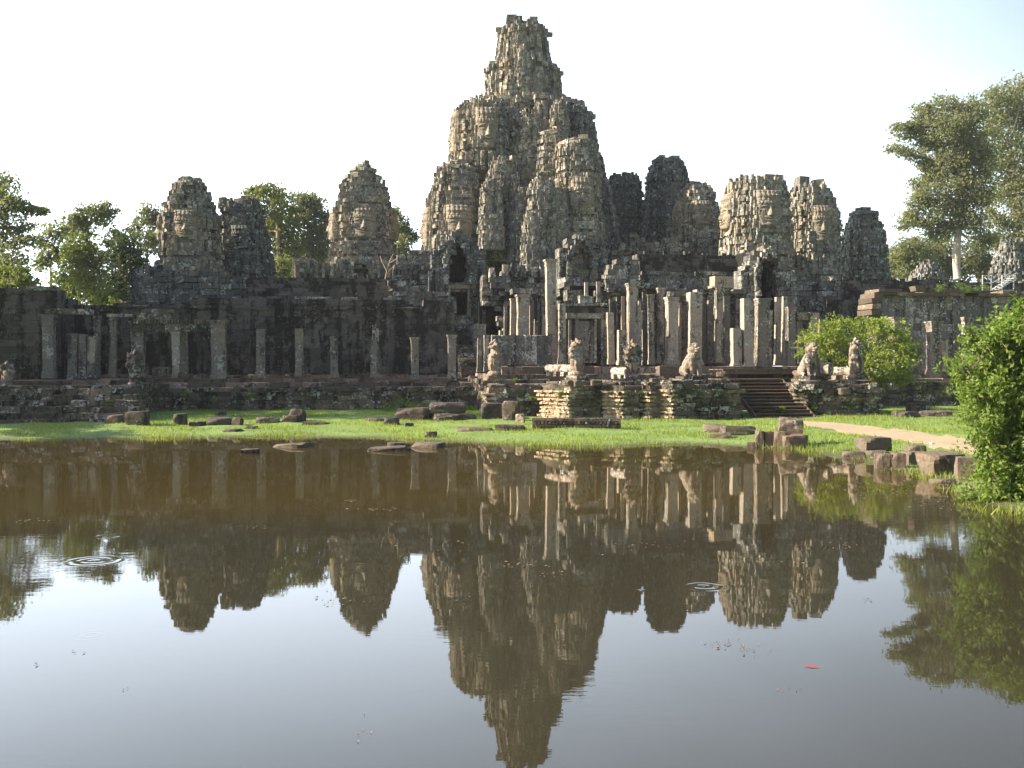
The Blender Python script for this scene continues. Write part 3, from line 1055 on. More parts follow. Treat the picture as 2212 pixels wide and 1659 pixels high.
# stepped reveals around the arch
for side in (-1, 1):
    for j in range(9):
        u = j / 8
        w = 21 + 5
        if u > 0.45:
            w = 26 * (1 - ((u - 0.45) / 0.55) ** 1.5) + 3
        zc = Z(990, 610 - u * 90, t)
        sc = S(990, t) + side * w * PX(990, t)
        mb.sbox(sc - 0.22, sc + 0.22, t - 0.32, t + 0.2, zc - 0.2, zc + 0.2, 0.06)
for px in (930, 944, 955, 1026, 1044):
    mb.sbox(S(px, t) - .16, S(px, t) + .16, t - 0.3 - 0.1 * random.random(), t + .2, Z(px, 640, t), Z(px, 575 + 10 * random.random(), t), 0.05)
mb.build('masonry', M['tower_dark'], T)
recess(T, S(966, t), S(1014, t), t + .9, Z(990, 610, t), Z(990, 528, t))
recess(T, S(972, t), S(1011, t), t + .9, Z(990, 682, t), Z(990, 627, t))
mb = MB()
for a, b_ in ((967, 973), (1010, 1017)):
    mb.sbox(S(a, t), S(b_, t), t - 0.15, t + 0.3, Z(990, 684, t), Z(990, 624, t), 0.02)
mb.sbox(S(963, t), S(1021, t), t - 0.2, t + 0.3, Z(990, 624, t) + .01, Z(990, 616, t), 0.02)
mb.build('door_frame', M['pillar_dark'], T)

# inner walls around the middle
T = wall_thing('inner_wall', 'broad grey inner wall between the dark porch and the pillars, with a black door', 'wall', 1042, 1230, 28, 29.4, 585, 790, 'wall_grey',
               ch=0.40, sl=0.6, out=0.10, jit=0.05, tops=px_tops([(1042, 600), (1080, 590), (1130, 585), (1180, 592), (1230, 585)], 28),
               holes=[rect_hole(1046, 1081, 663, 722, 28)])
recess(T, S(1045, 28), S(1082, 28), 28.9, Z(1060, 722, 28), Z(1060, 662, 28))
mb = MB()
masonry(mb, S(1040, 28), S(1240, 28), 27.5, 28, Z(1130, 640, 28), Z(1130, 622, 28), ch=0.3, sl=0.6, out=0.1, jit=0.04, ragged=0.4)
masonry(mb, S(1055, 28), S(1190, 28), 27.4, 28, Z(1130, 612, 28), Z(1130, 600, 28), ch=0.3, sl=0.5, out=0.1, jit=0.04, ragged=0.5)
for px in (1062, 1090, 1108, 1128, 1152, 1171, 1188, 1210):
    mb.sbox(S(px, 28) - .22, S(px, 28) + .22, 27.5, 28, Z(px, 600, 28), Z(px, 560 + random.uniform(0, 24), 28), 0.07)
mb.build('cornice', M['wall_grey'], T)
mb = MB()
for px in (1088, 1098, 1122, 1146, 1158, 1168, 1192, 1204, 1216):
    mb.sbox(S(px, 28), S(px + 6, 28), 27.6, 28.02, Z(px, 790, 28), Z(px, 642 + random.uniform(0, 16), 28), 0.02)
mb.build('pilaster', M['pillar_dark'], T)

# left wing behind the porch
wall_thing('inner_wall', 'grey ruined inner wall with small posts on top, left of the dark porch', 'wall', 850, 945, 32, 33.2, 540, 720, 'wall_grey', ch=0.4, sl=0.55,
           out=0.10, jit=0.05, tops=px_tops([(850, 585), (862, 560), (876, 548), (900, 540), (915, 545), (945, 520)], 32))
T = thing('stone_gallery', 'low sunlit gallery with a small black gabled niche, below the lone slender tower', 'gallery', W(S(740, 38), 38, Z(740, 640, 38)))
mb = MB()
masonry(mb, S(632, 38), S(862, 38), 38, 39.4, Z(740, 660, 38), Z(740, 560, 38), ch=0.4, sl=0.6, out=0.07, jit=0.05,
        tops=px_tops([(632, 566), (650, 556), (665, 563), (720, 570), (735, 550), (790, 545), (850, 562)], 38), holes=[arch_hole(785, 15, 592, 566, 600, 38)])
for px in (642, 668, 684, 700, 718, 742, 762, 818, 840):
    mb.sbox(S(px, 38) - .13, S(px, 38) + .13, 37.6, 38, Z(px, 600, 38), Z(px, 562 + 6 * random.random(), 38), 0.04)
mb.build('masonry', M['tower'], T)
recess(T, S(770, 38), S(800, 38), 39.1, Z(785, 602, 38), Z(785, 568, 38))

# left gallery: outer wall and the roof that steps back above it
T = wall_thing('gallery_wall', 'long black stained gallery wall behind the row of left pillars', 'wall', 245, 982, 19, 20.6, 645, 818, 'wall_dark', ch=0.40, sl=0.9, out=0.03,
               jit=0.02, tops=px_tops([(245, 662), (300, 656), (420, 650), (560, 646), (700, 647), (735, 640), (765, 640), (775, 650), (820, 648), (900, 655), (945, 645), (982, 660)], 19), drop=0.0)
mb = MB()
masonry(mb, S(250, 19), S(975, 19), 18.75, 19, Z(600, 818, 19), Z(600, 806, 19), ch=0.35, sl=1.2, out=0.04)
masonry(mb, S(250, 19), S(970, 19), 18.85, 19, Z(600, 668, 19), Z(600, 662, 19), ch=0.2, sl=1.4, out=0.04, jit=0.03, drop=0.2)
mb.build('plinth', M['wall_dark'], T)
mb = MB()
masonry(mb, S(250, 19), S(980, 19), 20.3, 26, Z(600, 660, 19), Z(600, 652, 19), ch=0.3, sl=1.0, out=0.03, jit=0.04)
mb.build('wall_top', M['wall_dark'], T)
T = thing('roofed_gallery', 'dark smooth roof band above the long left gallery wall', 'gallery', W(S(690, 24), 24, Z(690, 650, 24)))
mb = MB()
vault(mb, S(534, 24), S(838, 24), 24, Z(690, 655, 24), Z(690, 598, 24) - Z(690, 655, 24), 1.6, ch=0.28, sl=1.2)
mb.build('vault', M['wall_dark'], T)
mb = MB()
masonry(mb, S(530, 24), S(870, 24), 23.6, 24, Z(690, 655, 24), Z(690, 642, 24), ch=0.25, sl=0.8, out=0.05, jit=0.05, ragged=0.5)
mb.build('eave', M['wall_grey'], T)
wall_thing('ruined_wall', 'broken stepped wall end joining the left gallery and the dark porch', 'wall', 838, 985, 24, 26, 595, 720, 'wall_grey', ch=0.4, sl=0.6, out=0.10, jit=0.06,
           tops=px_tops([(838, 600), (870, 612), (900, 622), (925, 635), (950, 630), (985, 640)], 24))
wall_thing('tower_base', 'grey block wall at the foot of the two left towers', 'wall', 300, 540, 25, 26.4, 585, 700, 'tower_dark', ch=0.42, sl=0.6, out=0.10, jit=0.05,
           tops=px_tops([(300, 600), (340, 585), (420, 575), (480, 590), (540, 600)], 25))
T = wall_thing('ruined_wall', 'jagged corner wall with little stumps beside the leftmost tower', 'wall', 283, 352, 26, 27.2, 590, 700, 'tower_dark', ch=0.36, sl=0.45, out=0.08, jit=0.05)
mb = MB()
for px, y in ((292, 582), (306, 577), (318, 570), (329, 574), (338, 566), (346, 572)):
    mb.sbox(S(px, 26) - .15, S(px, 26) + .15, 26.1, 26.5, Z(px, 592, 26), Z(px, y, 26), 0.05)
mb.build('stump', M['tower_dark'], T)

# far left gallery
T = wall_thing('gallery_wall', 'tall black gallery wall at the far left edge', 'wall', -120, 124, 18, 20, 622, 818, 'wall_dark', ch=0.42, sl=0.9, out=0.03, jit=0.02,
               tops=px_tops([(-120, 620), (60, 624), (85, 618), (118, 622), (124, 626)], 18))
mb = MB()
masonry(mb, S(60, 18), S(124, 18), 17.7, 19, Z(90, 628, 18), Z(90, 619, 18), ch=0.25, sl=0.8, out=0.06, jit=0.05, ragged=0.2)
mb.build('cornice', M['wall_grey'], T)
wall_thing('gallery_wall', 'dark wall with a sloping broken top between the two left pillar frames', 'wall', 122, 246, 20, 21.2, 645, 818, 'wall_dark', ch=0.40, sl=0.8, out=0.03, jit=0.02,
           tops=px_tops([(122, 640), (140, 648), (180, 656), (215, 660), (234, 668), (238, 700), (246, 700)], 20))

# right half: the back wall of the pillared hall and the roofs above it
T = wall_thing('gallery_wall', 'dark back wall of the pillared hall right of the middle', 'wall', 1225, 1612, 20, 21.2, 628, 792, 'wall_grey',  ch=0.42, sl=0.8, out=0.05, jit=0.04,
               tops=px_tops([(1225, 600), (1290, 604), (1330, 620), (1395, 628), (1612, 628)], 20),
               holes=[rect_hole(1252, 1285, 628, 655, 20), rect_hole(1404, 1412, 660, 780, 20), rect_hole(1448, 1456, 660, 780, 20), rect_hole(1560, 1580, 650, 770, 20)])
recess(T, S(1244, 20), S(1293, 20), 20.9, Z(1268, 656, 20), Z(1268, 627, 20), 'dark_window')
mb = MB()
px = 1314
while px < 1604:
    w_ = random.uniform(5, 10)
    if not 1402 < px < 1414 and not 1446 < px < 1458 and not 1556 < px < 1582:
        mb.sbox(S(px, 20), S(px + w_, 20), 20 - random.uniform(.22, .5), 20.02, Z(px, 792, 20), Z(px, random.uniform(632, 650), 20), 0.02)
    px += w_ + random.uniform(5, 11)
mb.build('pilaster', M['pillar_dark'], T)
mb = MB()
masonry(mb, S(1310, 20), S(1612, 20), 19.45, 20, Z(1460, 634, 20), Z(1460, 624, 20), ch=0.16, sl=1.0, out=0.06, jit=0.03, ragged=0.3)
mb.build('cornice', M['wall_grey'], T)
T = thing('roofed_gallery', 'dark roof band above the pillared hall, right of the middle', 'gallery', W(S(1490, 25), 25, Z(1490, 640, 25)))
mb = MB()
vault(mb, S(1382, 25), S(1602, 25), 25, Z(1490, 590, 25), Z(1490, 548, 25) - Z(1490, 590, 25), 1.5, ch=0.28, sl=1.0)
mb.build('vault', M['wall_dark'], T)
mb = MB()
masonry(mb, S(1380, 25), S(1604, 25), 24.7, 26, Z(1490, 640, 25), Z(1490, 590, 25), ch=0.4, sl=0.8, out=0.06, jit=0.04)
masonry(mb, S(1380, 25), S(1604, 25), 24.45, 24.7, Z(1490, 596, 25), Z(1490, 588, 25), ch=0.2, sl=0.7, out=0.06, jit=0.04, ragged=0.3)
mb.build('eave', M['wall_grey'], T)
wall_thing('ruined_wall', 'stepped grey block wall with a pale post, below the right flank of the central mountain', 'wall', 1308, 1392, 23, 24.2, 560, 690, 'wall_grey', ch=0.38, sl=0.55,
           out=0.08, jit=0.05, tops=px_tops([(1308, 592), (1318, 580), (1325, 562), (1380, 562), (1384, 600), (1392, 606)], 23))
wall_thing('inner_wall', 'ruined inner wall with little posts at the foot of the dark towers', 'wall', 1300, 1610, 36, 37, 505, 620, 'wall_grey', ch=0.4, sl=0.55, out=0.10, jit=0.06,
           tops=px_tops([(1300, 560), (1330, 540), (1350, 520), (1362, 505), (1390, 510), (1400, 530), (1440, 515), (1470, 520), (1490, 525), (1545, 512), (1580, 510), (1610, 530)], 36))

# central porch with its blind arch
t = 26
T = thing('stone_porch', 'stone porch with a blind pointed arch below the round fronted turret in the middle', 'porch', W(S(1255, t), t, Z(1255, 660, t)))
mb = MB()
masonry(mb, S(1208, t), S(1312, t), t, t + 1.5, Z(1255, 640, t), Z(1255, 505, t), ch=0.36, sl=0.5, out=0.08, jit=0.05,
        holes=[arch_hole(1256, 24, 565, 528, 605, t)], tops=gable(1256, 58, 505, 560, t))
for side in (-1, 1):
    for j in range(9):
        u = j / 8
        w = 28 if u < 0.4 else 28 * (1 - ((u - 0.4) / 0.6) ** 1.6) + 3
        zc = Z(1256, 600 - u * 85, t)
        sc = S(1256, t) + side * w * PX(1256, t)
        mb.sbox(sc - 0.2, sc + 0.2, t - 0.35, t + 0.2, zc - 0.2, zc + 0.2, 0.06)
mb.build('masonry', M['tower_dark'], T)
mb = MB()
masonry(mb, S(1228, t), S(1284, t), t + 1.0, t + 1.4, Z(1256, 606, t), Z(1256, 526, t), ch=0.5, sl=0.9, out=0.03)
mb.build('tympanum', M['tower'], T)
mb = MB()
masonry(mb, S(1205, t), S(1318, t), t - 2.5, t, Z(1256, 625, t), Z(1256, 606, t), ch=0.3, sl=0.6, out=0.1, jit=0.05)
mb.build('cornice', M['wall_grey'], T)

# arched gate tower front on the right
t = 22
T = thing('stone_gate', 'tall arched stone gate with a black opening, under the wide face tower', 'gate', W(S(1652, t), t, Z(1652, 790, t)))
mb = MB()
masonry(mb, S(1600, t), S(1722, t), t, t + 1.4, Z(1652, 790, t), Z(1652, 530, t), ch=0.38, sl=0.5, out=0.08, jit=0.05,
        holes=[arch_hole(1656, 19, 588, 552, 780, t)], tops=gable(1656, 66, 530, 600, t))
for side in (-1, 1):
    for j in range(12):
        u = j / 11
        w = 24 if u < 0.55 else 24 * (1 - ((u - 0.55) / 0.45) ** 1.8) + 3
        zc = Z(1656, 655 - u * 112, t)
        sc = S(1656, t) + side * w * PX(1656, t)
        mb.sbox(sc - 0.18, sc + 0.18, t - 0.5 + 0.1 * (j % 2), t + 0.2, zc - 0.2, zc + 0.2, 0.06)
mb.build('masonry', M['wall_grey'], T)
recess(T, S(1634, t), S(1678, t), t + 1.0, Z(1656, 780, t), Z(1656, 552, t), depth=2.5)
wall_thing('inner_wall', 'rough grey stepped wall right of the arched gate', 'wall', 1704, 1815, 26, 27.4, 585, 780, 'wall_grey', ch=0.4, sl=0.6, out=0.12, jit=0.06,
           tops=px_tops([(1704, 580), (1740, 590), (1775, 596), (1815, 606)], 26))
T = thing('roofed_gallery', 'long dark roof band on the right, ending under the great tree', 'gallery', W(S(2000, 26), 26, Z(2000, 690, 26)))
mb = MB()
vault(mb, S(1790, 26), S(2300, 26), 26, Z(2000, 650, 26), Z(2000, 606, 26) - Z(2000, 650, 26), 1.6, ch=0.28, sl=1.1)
mb.build('vault', M['wall_dark'], T)
mb = MB()
masonry(mb, S(1780, 26), S(2300, 26), 25.6, 27.5, Z(2000, 790, 26), Z(2000, 650, 26), ch=0.4, sl=0.9, out=0.05, jit=0.03)
mb.build('wall', M['wall_dark'], T)
T = wall_thing('gallery_wall', 'tall streaked gallery wall at the right, behind the broken pillars', 'wall', 1893, 2330, 17, 18.4, 640, 806, 'wall_grey', ch=0.5, sl=1.0, out=0.02, jit=0.015)
mb = MB()
masonry(mb, S(1890, 17), S(2330, 17), 16.6, 18.5, Z(2050, 640, 17), Z(2050, 627, 17), ch=0.22, sl=1.1, out=0.05, jit=0.03, ragged=0.4)
for px, y in ((1880, 682), (1881, 669), (1882, 656), (1886, 645)):
    mb.sbox(S(px, 17) - .38, S(px, 17) + .3, 16.2, 18.2, Z(px, y, 17), Z(px, y - 12, 17) - .01, 0.05)
mb.sbox(S(1980, 17) - .35, S(1980, 17) + .4, 16.6, 17.4, Z(1980, 630, 17), Z(1980, 617, 17), 0.06)
mb.build('cornice', M['rock'], T)
mb = MB()
for px in (1910, 1962, 1998, 2064, 2130, 2190, 2250):
    mb.sbox(S(px, 17) - .3, S(px, 17) + .3, 16.88, 17, Z(px, 806, 17), Z(px, 645, 17), 0.01)
mb.build('pilaster', M['wall_grey'], T)


# ------------------------------------------------------------------ terraces
def plinth(i, n):
    u = (i + 0.5) / n
    return 0.22 * abs(2 * u - 1) ** 1.5 + (0.07 if i % 2 else 0.0)


def terrace(name, label, p0, p1, t0, t1, z0, z1, mat='terrace', floor=None, ch=0.24, out=0.05, steps=(), jit=0.04, ragged=0.0):
    pm = (p0 + p1) / 2
    T = thing(name, label, 'terrace', W(S(pm, t0), t0, z0))
    mb = MB()
    masonry(mb, S(p0, t0), S(p1, t0), t0, t1, z0, z1, ch=ch, sl=0.9, out=out, jit=jit, shell=0.7, mould=plinth, ragged=ragged)
    mb.build('masonry', M[mat], T)
    for i, (ta, zz, qa, qb) in enumerate(steps):
        mb = MB()
        masonry(mb, S(qa, ta), S(qb, ta), ta, t1 + 1, z1 - 0.05, zz, ch=max(0.2, zz - z1 + 0.05), sl=1.1, out=0.06, jit=0.04, shell=0.6)
        mb.build('floor_step', M['floor'], T)
    return T


GZ = 0.2
terrace('stone_terrace', 'long dark terrace base in front of the left gallery', 235, 1062, 11.4, 21, GZ, 1.72,
        steps=((12.7, 1.98, 225, 1075), (14.2, 2.22, 215, 1100), (17.5, 2.40, 215, 1100)), ragged=0.2)
T = terrace('stone_terrace', 'nearer stepped dark terrace at the left edge with crumbling courses', -90, 272, 4.5, 19, GZ, 2.0, steps=((9, 2.2, -100, 262),), ragged=0.3)
mb = MB()
for i in range(6):
    t0 = 4.5 - (i + 1) * 0.5
    masonry(mb, S(-90, t0), S(300 - i * 2, t0), t0, 4.7, GZ - 0.1, 1.85 - i * 0.29, ch=0.27, sl=0.9, out=0.10, jit=0.05, ragged=0.3, mould=lambda i, n: 0.0)
mb.build('steps', M['terrace'], T)
terrace('stone_terrace', 'broad central terrace in front of the pillared hall, carrying guardian statues', 1052, 1900, 7.0, 24, GZ, 2.22, steps=((8.2, 2.50, 1062, 1905), (11.2, 2.95, 1085, 1790)))
terrace('stone_terrace', 'dark terrace base behind the leafy bush on the right', 1900, 2420, 10.5, 19, GZ, 1.95, steps=((12, 2.15, 1900, 2420), (13.6, 2.4, 1900, 2420)))

# piers standing out of the central terrace, with carved flanks coloured paler than the fronts to look sunlit
def poly_masonry(mb, pts, z0, z1, ch, sl, out, jit, mould=None, depth=0.3):
    """courses of stones along an open line of ground points (left flank, front, right flank)"""
    n = max(1, int(round((z1 - z0) / ch)))
    h = (z1 - z0) / n
    for i in range(n):
        mo = mould(i, n) if mould else 0.0
        for a, b_ in zip(pts[:-1], pts[1:]):
            e = b_ - a
            L = e.length
            e = e / L
            nx, ny = e.y, -e.x
            f = -mo
            while f < L + mo - .02:
                g_ = min(f + sl * random.uniform(.6, 1.5), L + mo)
                if L + mo - g_ < 0.2 * sl:
                    g_ = L + mo
                o = random.uniform(-out, out) + mo - depth
                m_ = a + e * ((f + g_) / 2)
                mb.box((m_.x + nx * o, m_.y + ny * o, z0 + (i + .5) * h), ((g_ - f) / 2 - .004, depth, h / 2 - .003), math.atan2(e.y, e.x), jit)
                f = g_


def fill_prism(mb, pts, z0, z1):
    n = len(pts)
    v = [(p_.x, p_.y, z0) for p_ in pts] + [(p_.x, p_.y, z1) for p_ in pts]
    c = sum(pts, Vector((0, 0, 0))) / n
    v.append((c.x, c.y, z1))
    mb.add(v, [(k, (k + 1) % n, n + (k + 1) % n, n + k) for k in range(n)], [(n + k, n + (k + 1) % n, 2 * n) for k in range(n)], tone=.4)


def carve(i, n):
    """mouldings of a carved base: plinth, torus bands, waist, cornice"""
    u = (i + .5) / n
    return 0.26 * abs(2 * u - 1) ** 1.3 + (0.0, 0.09, 0.03, 0.11)[i % 4]


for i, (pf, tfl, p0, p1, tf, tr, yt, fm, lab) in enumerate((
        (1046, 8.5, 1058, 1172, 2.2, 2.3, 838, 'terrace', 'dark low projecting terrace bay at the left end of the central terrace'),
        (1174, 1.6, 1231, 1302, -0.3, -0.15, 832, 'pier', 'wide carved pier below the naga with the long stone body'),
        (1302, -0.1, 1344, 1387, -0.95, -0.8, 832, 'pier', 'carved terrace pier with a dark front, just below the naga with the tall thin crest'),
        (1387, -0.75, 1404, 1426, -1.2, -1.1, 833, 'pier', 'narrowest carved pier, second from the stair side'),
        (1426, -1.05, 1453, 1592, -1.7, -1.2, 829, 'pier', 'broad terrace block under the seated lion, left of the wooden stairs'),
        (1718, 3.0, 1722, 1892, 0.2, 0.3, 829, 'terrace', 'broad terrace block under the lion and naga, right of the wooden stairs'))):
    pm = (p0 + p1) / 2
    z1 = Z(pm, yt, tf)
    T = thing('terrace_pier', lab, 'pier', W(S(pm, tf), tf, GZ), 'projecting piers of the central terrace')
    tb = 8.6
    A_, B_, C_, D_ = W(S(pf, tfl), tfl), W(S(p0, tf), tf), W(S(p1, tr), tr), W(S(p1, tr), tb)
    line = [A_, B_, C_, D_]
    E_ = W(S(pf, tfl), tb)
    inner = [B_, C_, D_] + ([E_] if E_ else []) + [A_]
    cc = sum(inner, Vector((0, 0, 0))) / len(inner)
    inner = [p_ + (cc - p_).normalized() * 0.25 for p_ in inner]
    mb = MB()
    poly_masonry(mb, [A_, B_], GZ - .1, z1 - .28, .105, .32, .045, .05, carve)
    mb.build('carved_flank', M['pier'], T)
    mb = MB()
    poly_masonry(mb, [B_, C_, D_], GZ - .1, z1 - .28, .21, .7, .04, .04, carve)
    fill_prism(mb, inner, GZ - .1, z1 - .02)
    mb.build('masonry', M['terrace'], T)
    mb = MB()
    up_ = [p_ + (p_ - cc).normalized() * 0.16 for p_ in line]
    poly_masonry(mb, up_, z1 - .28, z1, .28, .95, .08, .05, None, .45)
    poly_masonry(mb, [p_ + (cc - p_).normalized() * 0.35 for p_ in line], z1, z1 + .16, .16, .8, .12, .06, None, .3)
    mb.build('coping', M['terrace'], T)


# ------------------------------------------------------------------ pillars
def pillar(p0, p1, py0, py1, t, label, mat='pillar', cap=True, group='pillars of the ruined galleries', lean=0.0, name='stone_pillar'):
    pm = (p0 + p1) / 2
    s = S(pm, t)
    z0, z1 = Z(pm, py1, t), Z(pm, py0, t)
    hw = (p1 - p0) * PX(pm, t) / 2 * 0.92
    base = W(s, t, z0)
    T = thing(name, label, 'pillar', base, group)

    def stack(mb, za, zb, w, n, wob):
        rows = []
        for i in range(n + 1):
            u = i / n
            z = za + (zb - za) * u
            off = lean * (z - z0)
            ww = w * (1 + RNG.uniform(-wob, wob))
            ring = []
            for a, b_ in ((-1, -1), (0, -1.02), (1, -1), (1.02, 0), (1, 1), (0, 1), (-1, 1), (-1.02, 0)):
                q = W(s + a * ww + off + RNG.uniform(-1, 1) * wob * w * 0.5, t + b_ * ww + RNG.uniform(-1, 1) * wob * w * 0.5, z)
                ring.append(tuple(q))
            rows.append(ring)
        P = np.array(rows)
        tn = np.repeat(RNG.uniform(0.35, 0.75, n + 1)[:, None] * 0.3 + 0.35, 8, 1)
        mb.grid(P, tn, closed=True)
        for ring, fl in ((P[0], 1), (P[-1], 0)):
            f = [tuple(range(8))]
            mb.add(np.vstack([ring, ring.mean(0)]), f3=[(k, (k + 1) % 8, 8) if not fl else ((k + 1) % 8, k, 8) for k in range(8)], tone=0.5)
    H = z1 - z0
    capz = min(0.45, H * 0.14) if cap else 0.0
    bz = min(0.3, H * 0.08)
    mb = MB()
    stack(mb, z0 + bz, z1 - capz, hw, max(4, int(H / 0.35)), 0.035)
    mb.build('shaft', M[mat], T)
    mb = MB()
    stack(mb, z0 - 0.1, z0 + bz * 0.55, hw * 1.22, 2, 0.04)
    stack(mb, z0 + bz * 0.55, z0 + bz + .02, hw * 1.1, 2, 0.04)
    mb.build('base', M[mat], T)
    if cap:
        mb = MB()
        c = z1 - capz
        stack(mb, c - 0.01, c + capz * 0.25, hw * 1.10, 1, 0.02)
        stack(mb, c + capz * 0.25, c + capz * 0.5, hw * 1.04, 1, 0.02)
        stack(mb, c + capz * 0.5, c + capz * 0.75, hw * 1.16, 1, 0.02)
        stack(mb, c + capz * 0.75, z1, hw * 1.32, 1, 0.03)
        mb.build('capital', M[mat], T)
    return T


